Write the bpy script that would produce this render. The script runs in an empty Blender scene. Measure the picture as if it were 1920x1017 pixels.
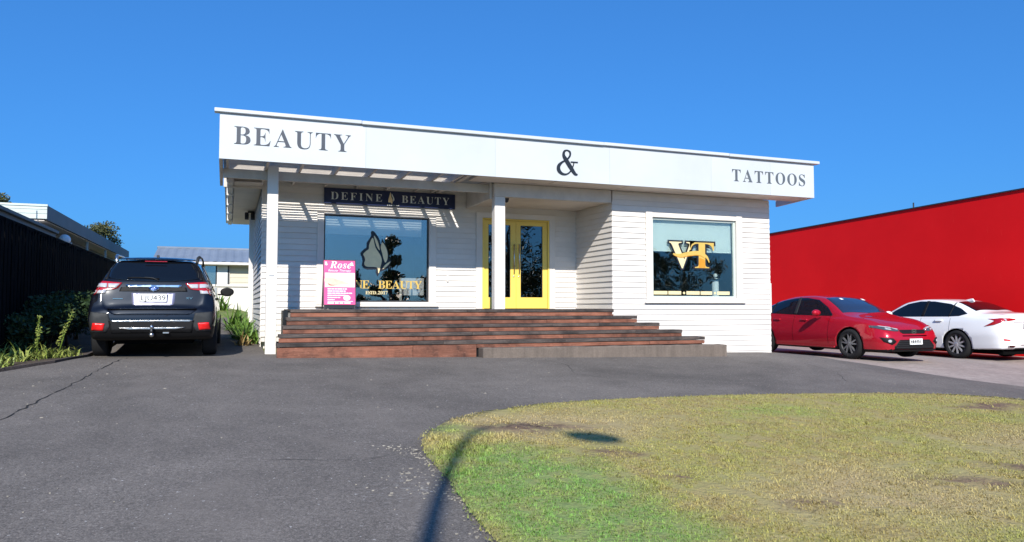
import bpy, bmesh, math, random, json
import numpy as np
from mathutils import Vector, Matrix
from mathutils.bvhtree import BVHTree

# ------------------------------------------------------------------ camera, sky, sun, exposure
SC = bpy.context.scene
COL = SC.collection
cam_d = bpy.data.cameras.new("camera")
cam = bpy.data.objects.new("camera", cam_d)
COL.objects.link(cam)
cam_d.sensor_width = 36.0
cam_d.lens = 36.0 * 1390.0 / 1920.0
cam_d.clip_start = 0.05
cam_d.clip_end = 3000.0
EYE = Vector((0.0, 0.0, 0.87))
cam.location = EYE
cam.rotation_euler = (math.radians(90) + math.atan(68.5 / 1390.0), 0.0, -math.radians(20.9))
SC.camera = cam

LDIR = Vector((0.32, 1.0, -0.68)).normalized()          # the way the sunlight travels
SUN_EL = math.asin(-LDIR.z)
SUN_AZ = math.atan2(-LDIR.x, -LDIR.y)                    # from +Y towards +X
world = bpy.data.worlds.new("World")
SC.world = world
world.use_nodes = True
wn = world.node_tree
bg = wn.nodes["Background"]
sky = wn.nodes.new("ShaderNodeTexSky")
sky.sky_type = 'NISHITA'
sky.sun_disc = False
sky.sun_elevation = SUN_EL
sky.sun_rotation = SUN_AZ
sky.altitude = 0.0
sky.air_density = 1.0
sky.dust_density = 1.5
sky.ozone_density = 10.0
gam = wn.nodes.new("ShaderNodeGamma"); gam.inputs[1].default_value = 0.62      # the same flattening and tint over the whole sky
tin = wn.nodes.new("ShaderNodeMix"); tin.data_type = 'RGBA'; tin.blend_type = 'MULTIPLY'; tin.inputs[0].default_value = 1.0
tin.inputs[7].default_value = (0.58, 1.53, 2.60, 1)
wn.links.new(sky.outputs[0], gam.inputs[0]); wn.links.new(gam.outputs[0], tin.inputs[6]); wn.links.new(tin.outputs[2], bg.inputs[0])
bg.inputs[1].default_value = 0.094
sun_d = bpy.data.lights.new("sun", 'SUN')
sun_d.energy = 5.0
sun_d.angle = math.radians(0.5)
sun_d.color = (1.0, 0.95, 0.87)
sun = bpy.data.objects.new("sun", sun_d)
COL.objects.link(sun)
sun.rotation_euler = LDIR.to_track_quat('-Z', 'Y').to_euler()
sun.location = (-6, -20, 20)
SC.view_settings.view_transform = 'Standard'
SC.view_settings.look = 'None'
SC.view_settings.exposure = 0.32
SC.view_settings.gamma = 1.0
SC.view_settings.use_curve_mapping = False
SC.cycles.max_bounces = 8
SC.cycles.transparent_max_bounces = 16

RND = random.Random(7)
LAMP = (-2.18, -6.0)      # foot of the street lamp

# ------------------------------------------------------------------ materials
class NT:
    def __init__(s, name):
        s.m = bpy.data.materials.new(name); s.m.use_nodes = True
        s.t = s.m.node_tree; s.n = s.t.nodes
        s.p = s.n["Principled BSDF"]
        tc = s.n.new("ShaderNodeTexCoord"); s.obj = tc.outputs["Object"]; s.gen = tc.outputs["Generated"]
    def link(s, a, b): s.t.links.new(a, b)
    def mapping(s, src, scale=(1, 1, 1), rnd=0.0):
        mp = s.n.new("ShaderNodeMapping"); mp.inputs["Scale"].default_value = scale
        s.link(src, mp.inputs["Vector"])
        if rnd:
            oi = s.n.new("ShaderNodeObjectInfo"); mu = s.n.new("ShaderNodeMath"); mu.operation = 'MULTIPLY'
            mu.inputs[1].default_value = rnd; s.link(oi.outputs["Random"], mu.inputs[0]); s.link(mu.outputs[0], mp.inputs["Location"])
        return mp.outputs[0]
    def noise(s, vec, scale, detail=4.0, rough=0.55, dist=0.0):
        t = s.n.new("ShaderNodeTexNoise"); t.inputs["Scale"].default_value = scale; t.inputs["Detail"].default_value = detail
        t.inputs["Roughness"].default_value = rough; t.inputs["Distortion"].default_value = dist
        s.link(vec, t.inputs["Vector"]); return t.outputs["Fac"]
    def ramp(s, fac, stops):
        r = s.n.new("ShaderNodeValToRGB"); el = r.color_ramp.elements
        while len(el) < len(stops): el.new(0.5)
        for e, (p, c) in zip(el, stops):
            e.position = p; e.color = (c[0], c[1], c[2], 1) if hasattr(c, '__len__') else (c, c, c, 1)
        s.link(fac, r.inputs[0]); return r.outputs[0]
    def mix(s, fac, a, b, mode='MIX'):
        m = s.n.new("ShaderNodeMix"); m.data_type = 'RGBA'; m.blend_type = mode
        for sock, v in ((m.inputs[0], fac), (m.inputs[6], a), (m.inputs[7], b)):
            if isinstance(v, (int, float)): sock.default_value = v
            elif isinstance(v, tuple): sock.default_value = (v[0], v[1], v[2], 1)
            else: s.link(v, sock)
        return m.outputs[2]
    def bump(s, h, strength=0.3, dist=0.01):
        b = s.n.new("ShaderNodeBump"); b.inputs["Strength"].default_value = strength; b.inputs["Distance"].default_value = dist
        s.link(h, b.inputs["Height"]); s.link(b.outputs[0], s.p.inputs["Normal"])
    def set(s, color=None, rough=None, metal=None, **kw):
        for k, v in (("Base Color", color), ("Roughness", rough), ("Metallic", metal)):
            if v is None: continue
            if isinstance(v, tuple): s.p.inputs[k].default_value = (v[0], v[1], v[2], 1)
            elif isinstance(v, (int, float)): s.p.inputs[k].default_value = v
            else: s.link(v, s.p.inputs[k])
        for k, v in kw.items(): s.p.inputs[k.replace('_', ' ')].default_value = v
        return s.m

def paint(name, col, rough=0.5, var=0.08, scale=2.5, bump=0.05, rnd=0.0, spec=None):
    t = NT(name); v = t.mapping(t.obj, rnd=17.0)
    n = t.noise(v, scale, 6, 0.65); f = t.noise(v, 38, 3)
    lo = tuple(c * (1 - 1.6 * var) for c in col); hi = tuple(min(1, c * (1 + 0.5 * var)) for c in col)
    c = t.ramp(n, [(0.3, lo), (0.62, hi)])
    if rnd:
        oi = t.n.new("ShaderNodeObjectInfo"); r = t.ramp(oi.outputs["Random"], [(0, 1 - rnd), (1, 1 + rnd * 0.3)])
        c = t.mix(1.0, c, r, 'MULTIPLY')
    t.bump(f, bump, 0.004)
    t.set(c, rough)
    if spec is not None: t.p.inputs["Specular IOR Level"].default_value = spec
    return t.m

def plain(name, col, rough=0.5, metal=0.0, coat=0.0):
    t = NT(name); n = t.noise(t.obj, 9, 4); c = t.ramp(n, [(0.3, tuple(x * 0.93 for x in col)), (0.7, tuple(min(1, x * 1.05) for x in col))])
    t.set(c, rough, metal)
    if coat: t.p.inputs["Coat Weight"].default_value = coat; t.p.inputs["Coat Roughness"].default_value = 0.03
    return t.m

def dull(m, v):                      # sp_fix
    m.node_tree.nodes['Principled BSDF'].inputs['Specular IOR Level'].default_value = v; return m

def car_paint(name, col, metal, rough, flake=0.0):
    t = NT(name); n = t.noise(t.obj, 420, 1); b = t.noise(t.obj, 1.7, 3)
    c = t.ramp(n, [(0.35, tuple(x * (1 - flake) for x in col)), (0.65, tuple(min(1, x * (1 + flake)) for x in col))])
    r = t.ramp(b, [(0.3, rough * 0.9), (0.7, rough * 1.25)])
    t.set(c, r, metal, Coat_Weight=1.0, Coat_Roughness=0.035, Specular_IOR_Level=0.08)
    return t.m

def timber(name, c0, c1, c2, axis=0, rough=0.8, rnd=0.25):
    t = NT(name); sc = [14, 14, 14]; sc[axis] = 1.1
    v = t.mapping(t.obj, tuple(sc), rnd=31.0)
    n = t.noise(v, 2.2, 7, 0.7, 0.6); k = t.noise(t.mapping(t.obj, rnd=11.0), 2.3, 5, 0.7)
    c = t.ramp(n, [(0.25, c0), (0.5, c1), (0.75, c2)])
    kk = t.ramp(k, [(0.36, 0.42), (0.47, 0.9), (0.62, 1.25)])
    c = t.mix(1.0, c, kk, 'MULTIPLY')
    oi = t.n.new("ShaderNodeObjectInfo"); r = t.ramp(oi.outputs["Random"], [(0, 1 - rnd), (1, 1 + rnd)])
    c = t.mix(1.0, c, r, 'MULTIPLY')
    sp = t.noise(t.mapping(t.obj, (3, 9, 9), rnd=5.0), 6, 5, 0.8); c = t.mix(t.ramp(sp, [(0.60, 0.0), (0.68, 0.55)]), c, tuple(x * 1.9 + .02 for x in c2))
    c = t.mix(t.ramp(sp, [(0.32, 0.7), (0.40, 0.0)]), c, tuple(x * .4 for x in c0))
    t.bump(n, 0.5, 0.006); t.set(c, rough); return t.m

def glass(name, tint=(0.55, 0.6, 0.62), refl=0.22, refl_col=(1, 1, 1), rough=0.0):
    """A flat window pane: lets tinted light through and mirrors the street."""
    t = NT(name)
    tr = t.n.new("ShaderNodeBsdfTransparent"); tr.inputs[0].default_value = (*tint, 1)
    gl = t.n.new("ShaderNodeBsdfGlossy"); gl.inputs[0].default_value = (*refl_col, 1); gl.inputs["Roughness"].default_value = rough
    wv = t.noise(t.obj, 1.3, 2); bp = t.n.new("ShaderNodeBump"); bp.inputs["Strength"].default_value = 0.25; bp.inputs["Distance"].default_value = 0.012
    t.link(wv, bp.inputs["Height"]); t.link(bp.outputs[0], gl.inputs["Normal"])
    fr = t.n.new("ShaderNodeFresnel"); fr.inputs[0].default_value = 1.5
    ad = t.n.new("ShaderNodeMath"); ad.operation = 'ADD'; ad.use_clamp = True; ad.inputs[1].default_value = refl
    t.link(fr.outputs[0], ad.inputs[0])
    mx = t.n.new("ShaderNodeMixShader"); t.link(ad.outputs[0], mx.inputs[0]); t.link(tr.outputs[0], mx.inputs[1]); t.link(gl.outputs[0], mx.inputs[2])
    out = t.n["Material Output"]; t.link(mx.outputs[0], out.inputs[0]); t.n.remove(t.p)
    return t.m

MT = {}
MT['white'] = paint('white_paint', (0.73, 0.685, 0.63), 0.55, 0.05, 1.6, 0.08, rnd=0.05)
MT['fascia'] = paint('fascia_white', (0.535, 0.56, 0.575), 0.4, 0.04, 0.7, 0.03)
MT['soffit'] = paint('soffit_white', (0.70, 0.61, 0.52), 0.6, 0.09, 1.2, 0.08)
MT['rafter'] = paint('rafter_paint', (0.68, 0.62, 0.55), 0.6, 0.12, 2.0, 0.1, rnd=0.12)
MT['yellow'] = paint('yellow_paint', (0.86, 0.62, 0.12), 0.4, 0.04, 3, 0.04)
MT['navy'] = paint('navy_sign', (0.009, 0.018, 0.07), 0.35, 0.1)
MT['letter'] = paint('letter_slate', (0.050, 0.058, 0.075), 0.45, 0.1)
MT['letter_grey'] = paint('letter_grey', (0.10, 0.115, 0.13), 0.45, 0.1)
MT['letter_black'] = paint('letter_black', (0.014, 0.018, 0.024), 0.4, 0.1)
MT['letter_silver'] = paint('letter_silver', (0.75, 0.78, 0.72), 0.4, 0.1)
MT['timber_grey'] = timber('weathered_timber', (0.024, 0.018, 0.016), (0.062, 0.048, 0.042), (0.13, 0.098, 0.080))
MT['timber_red'] = timber('stained_timber', (0.11, 0.038, 0.022), (0.19, 0.070, 0.040), (0.26, 0.115, 0.075))
MT['black_slat'] = paint('black_slat', (0.008, 0.008, 0.009), 0.35, 0.1)
MT['fence_black'] = timber('black_stain', (0.002, 0.002, 0.003), (0.004, 0.004, 0.005), (0.007, 0.007, 0.008), axis=2, rnd=0.3, rough=0.95)
MT['fence_black'].node_tree.nodes['Principled BSDF'].inputs['Specular IOR Level'].default_value = 0.05
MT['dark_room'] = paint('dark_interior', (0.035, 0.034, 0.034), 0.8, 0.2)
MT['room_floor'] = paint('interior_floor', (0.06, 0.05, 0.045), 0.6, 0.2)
MT['blind'] = paint('roller_blind', (0.84, 0.84, 0.79), 0.7, 0.03)
MT['glass_left'] = glass('window_glass_left', (0.86, 0.90, 0.90), 0.20, (1.0, 0.86, 0.80))
MT['glass_right'] = glass('window_glass_right', (0.80, 0.86, 0.86), 0.05)
MT['glass_door'] = glass('door_glass', (0.45, 0.5, 0.52), 0.09)
MT['glass_house'] = glass('house_glass', (0.6, 0.65, 0.65), 0.2)
MT['steel'] = plain('brushed_steel', (0.6, 0.6, 0.6), 0.3, 1.0)
MT['chrome'] = plain('chrome', (0.8, 0.8, 0.82), 0.1, 1.0)
MT['gold'] = plain('gold_vinyl', (0.75, 0.50, 0.12), 0.35, 0.25)
MT['gold_pale'] = plain('pale_gold_vinyl', (0.80, 0.68, 0.38), 0.4, 0.1)
MT['orange_gold'] = plain('orange_gold_vinyl', (0.70, 0.30, 0.03), 0.35, 0.2)
MT['tan_vinyl'] = plain('tan_vinyl', (0.95, 0.74, 0.42), 0.4, 0.2)
MT['black_vinyl'] = plain('black_vinyl', (0.012, 0.014, 0.022), 0.4)
MT['pink'] = paint('poster_pink', (0.78, 0.085, 0.27), 0.4, 0.06, 5)
MT['poster_white'] = paint('poster_white', (0.85, 0.82, 0.82), 0.4, 0.03)
MT['poster_skin'] = paint('poster_skin', (0.80, 0.52, 0.40), 0.4, 0.12, 6)
MT['poster_skin_pale'] = paint('poster_skin_pale', (0.85, 0.70, 0.58), 0.4, 0.1, 6)
MT['poster_shade'] = paint('poster_brown', (0.42, 0.17, 0.13), 0.4, 0.15, 8)
MT['grey_metal'] = paint('grey_metal', (0.32, 0.34, 0.36), 0.45, 0.1)
MT['dark_metal'] = paint('dark_metal', (0.03, 0.03, 0.032), 0.4, 0.1)
MT['house_grey'] = paint('house_slate', (0.10, 0.115, 0.13), 0.6, 0.12, 1.0)
MT['house_pale'] = paint('house_pale', (0.50, 0.56, 0.52), 0.55, 0.06, 1.0, rnd=0.05)
MT['house_cream'] = paint('house_cream', (0.62, 0.57, 0.44), 0.6, 0.06, 1.0, rnd=0.06)
MT['roof_blue'] = paint('roof_blue_grey', (0.20, 0.235, 0.285), 0.5, 0.1, 1.2)
MT['curtain'] = paint('net_curtain', (0.72, 0.74, 0.75), 0.8, 0.06, 5)
MT['lamp_globe'] = plain('lamp_globe', (0.85, 0.85, 0.88), 0.2)
MT['galv'] = paint('galvanised_steel', (0.35, 0.36, 0.37), 0.45, 0.1, 4)
MT['bark'] = timber('bark', (0.04, 0.03, 0.022), (0.075, 0.06, 0.045), (0.12, 0.10, 0.08), axis=2)

# ------------------------------------------------------------------ object helpers
def tag(o, label, cat, group=None):
    o["label"] = label; o["category"] = cat
    if group: o["group"] = group
    return o

def struct(o): o["kind"] = "structure"; return o

def empty(name, loc=(0, 0, 0), rz=0.0):
    e = bpy.data.objects.new(name, None); e.empty_display_size = 0.2
    e.location = loc; e.rotation_euler = (0, 0, rz); COL.objects.link(e); return e

WORLD_INV = {}
def link(name, me, mat=None, parent=None, local=False):
    """One mesh object. Coordinates are world ones unless local (then they are the parent's)."""
    o = bpy.data.objects.new(name, me); COL.objects.link(o)
    if mat is not None:
        for m in (mat if isinstance(mat, (list, tuple)) else [mat]): me.materials.append(m)
    if parent is not None:
        o.parent = parent
        if not local:
            r = parent
            while r.parent is not None: r = r.parent
            if parent is r and parent.type == 'EMPTY':
                o.matrix_parent_inverse = Matrix.Translation(-Vector(parent.location))
    return o

def mesh(name, verts, faces, smooth=False):
    me = bpy.data.meshes.new(name); me.from_pydata([tuple(v) for v in verts], [], faces); me.update()
    if smooth: me.polygons.foreach_set("use_smooth", [True] * len(me.polygons))
    return me

def from_bm(name, bm, smooth=False):
    bmesh.ops.recalc_face_normals(bm, faces=bm.faces[:])
    me = bpy.data.meshes.new(name); bm.to_mesh(me); bm.free()
    if smooth: me.polygons.foreach_set("use_smooth", [True] * len(me.polygons))
    return me

def bm_box(bm, x0, x1, y0, y1, z0, z1, bev=0.0):
    r = bmesh.ops.create_cube(bm, size=1.0)
    vs = r['verts']
    for v in vs:
        v.co = Vector((x0 + (v.co.x + .5) * (x1 - x0), y0 + (v.co.y + .5) * (y1 - y0), z0 + (v.co.z + .5) * (z1 - z0)))
    if bev > 0:
        es = list({e for v in vs for e in v.link_edges})
        bmesh.ops.bevel(bm, geom=es, offset=bev, segments=1, affect='EDGES')
    return vs

def box(name, x0, x1, y0, y1, z0, z1, mat, parent=None, bev=0.004, local=False):
    bm = bmesh.new(); bm_box(bm, min(x0, x1), max(x0, x1), min(y0, y1), max(y0, y1), min(z0, z1), max(z0, z1), bev)
    return link(name, from_bm(name, bm), mat, parent, local)

def prism(name, pts, axis, a0, a1, mat, parent=None, local=False):
    """pts: outline in the two other axes (in x,y,z order), run along axis from a0 to a1."""
    def mk(p, a):
        return {0: (a, p[0], p[1]), 1: (p[0], a, p[1]), 2: (p[0], p[1], a)}[axis]
    n = len(pts); vs = [mk(p, a0) for p in pts] + [mk(p, a1) for p in pts]
    fs = [tuple(range(n)), tuple(range(2 * n - 1, n - 1, -1))] + [(i, n + i, n + (i + 1) % n, (i + 1) % n) for i in range(n)]
    bm = bmesh.new(); bv = [bm.verts.new(v) for v in vs]
    for f in fs: bm.faces.new([bv[i] for i in f])
    return link(name, from_bm(name, bm), mat, parent, local)

def bm_tube(bm, pts, radii, seg=10, cap=True):
    pts = [Vector(p) for p in pts]; rings = []
    for i, p in enumerate(pts):
        d = (pts[min(i + 1, len(pts) - 1)] - pts[max(i - 1, 0)]).normalized()
        a = d.orthogonal().normalized() if i == 0 else (rings_a - d * rings_a.dot(d)).normalized()
        rings_a = a; b = d.cross(a); r = radii[i] if hasattr(radii, '__len__') else radii
        rings.append([bm.verts.new(p + (a * math.cos(2 * math.pi * k / seg) + b * math.sin(2 * math.pi * k / seg)) * r) for k in range(seg)])
    for i in range(len(rings) - 1):
        for k in range(seg): bm.faces.new((rings[i][k], rings[i][(k + 1) % seg], rings[i + 1][(k + 1) % seg], rings[i + 1][k]))
    if cap: bm.faces.new(rings[0][::-1]); bm.faces.new(rings[-1])

def tube(name, pts, radii, mat, parent=None, seg=10, local=False):
    bm = bmesh.new(); bm_tube(bm, pts, radii, seg); return link(name, from_bm(name, bm, True), mat, parent, local)

def bm_lathe(bm, prof, seg=32, center=(0, 0, 0), axis='x'):
    """prof: (radius, offset along axis)"""
    rings = []
    for r, h in prof:
        ring = []
        for k in range(seg):
            a = 2 * math.pi * k / seg; c, s = r * math.cos(a), r * math.sin(a)
            ring.append(bm.verts.new(Vector(center) + Vector((h, c, s) if axis == 'x' else (c, s, h) if axis == 'z' else (c, h, s))))
        rings.append(ring)
    for i in range(len(rings) - 1):
        for k in range(seg): bm.faces.new((rings[i][k], rings[i][(k + 1) % seg], rings[i + 1][(k + 1) % seg], rings[i + 1][k]))
    return rings

def sm(t): t = min(1.0, max(0.0, t)); return t * t * (3 - 2 * t)

def gz(X, Y):
    """Height of the sloping ground."""
    if Y < 12.3: s = .065 * (max(Y, 0) - 12.3)
    elif Y < 14.5: s = 0.0
    else: s = .06 * (min(Y, 40) - 14.5) * (1 - .95 * sm(X / 2.5))
    xx = max(X, -4); z = s - .018 * (min(xx, 11.4) - 3.5)
    if xx > 11.4: z -= .07 * sm(xx - 11.4) + .025 * (min(xx, 16.5) - 11.4)
    return z

def in_poly(x, y, P):
    r = False; j = len(P) - 1
    for i in range(len(P)):
        if (P[i][1] > y) != (P[j][1] > y) and x < (P[j][0] - P[i][0]) * (y - P[i][1]) / (P[j][1] - P[i][1]) + P[i][0]: r = not r
        j = i
    return r

def fill_poly(bm, P, maxlen, zf):
    """Triangulated fill of a 2-D outline, edges no longer than maxlen, z from zf."""
    from mathutils.geometry import tessellate_polygon
    vs = [bm.verts.new((p[0], p[1], 0)) for p in P]
    for t in tessellate_polygon([[Vector((p[0], p[1], 0)) for p in P]]):
        try: bm.faces.new([vs[i] for i in t])
        except ValueError: pass
    for _ in range(14):
        es = [e for e in bm.edges if e.calc_length() > maxlen]
        if not es: break
        bmesh.ops.subdivide_edges(bm, edges=es, cuts=1)
        bmesh.ops.triangulate(bm, faces=[f for f in bm.faces if len(f.verts) > 3])
    for v in bm.verts: v.co.z = zf(v.co.x, v.co.y)

def sheet(name, P, dz, mat, maxlen=0.8, parent=None, skirt=0.0):
    bm = bmesh.new(); fill_poly(bm, P, maxlen, lambda x, y: gz(x, y) + dz)
    for f in bm.faces:
        f.normal_update()
        if f.normal.z < 0: f.normal_flip()
    if skirt:
        es = [e for e in bm.edges if len(e.link_faces) == 1]
        r = bmesh.ops.extrude_edge_only(bm, edges=es)
        for v in r['geom']:
            if isinstance(v, bmesh.types.BMVert): v.co.z -= skirt
    me = bpy.data.meshes.new(name); bm.to_mesh(me); bm.free()
    me.polygons.foreach_set("use_smooth", [True] * len(me.polygons))
    return link(name, me, mat, parent)

def smooth_line(P, n=6, closed=False):
    out = []; N = len(P)
    for i in range(N if closed else N - 1):
        g = lambda k: P[k % N] if closed else P[min(max(k, 0), N - 1)]
        p0, p1, p2, p3 = g(i - 1), g(i), g(i + 1), g(i + 2)
        for k in range(n):
            t = k / n
            out.append(tuple(0.5 * (2 * b + (c - a) * t + (2 * a - 5 * b + 4 * c - d) * t * t + (3 * b - a - 3 * c + d) * t ** 3) for a, b, c, d in zip(p0, p1, p2, p3)))
    if not closed: out.append(tuple(P[-1]))
    return out

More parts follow.
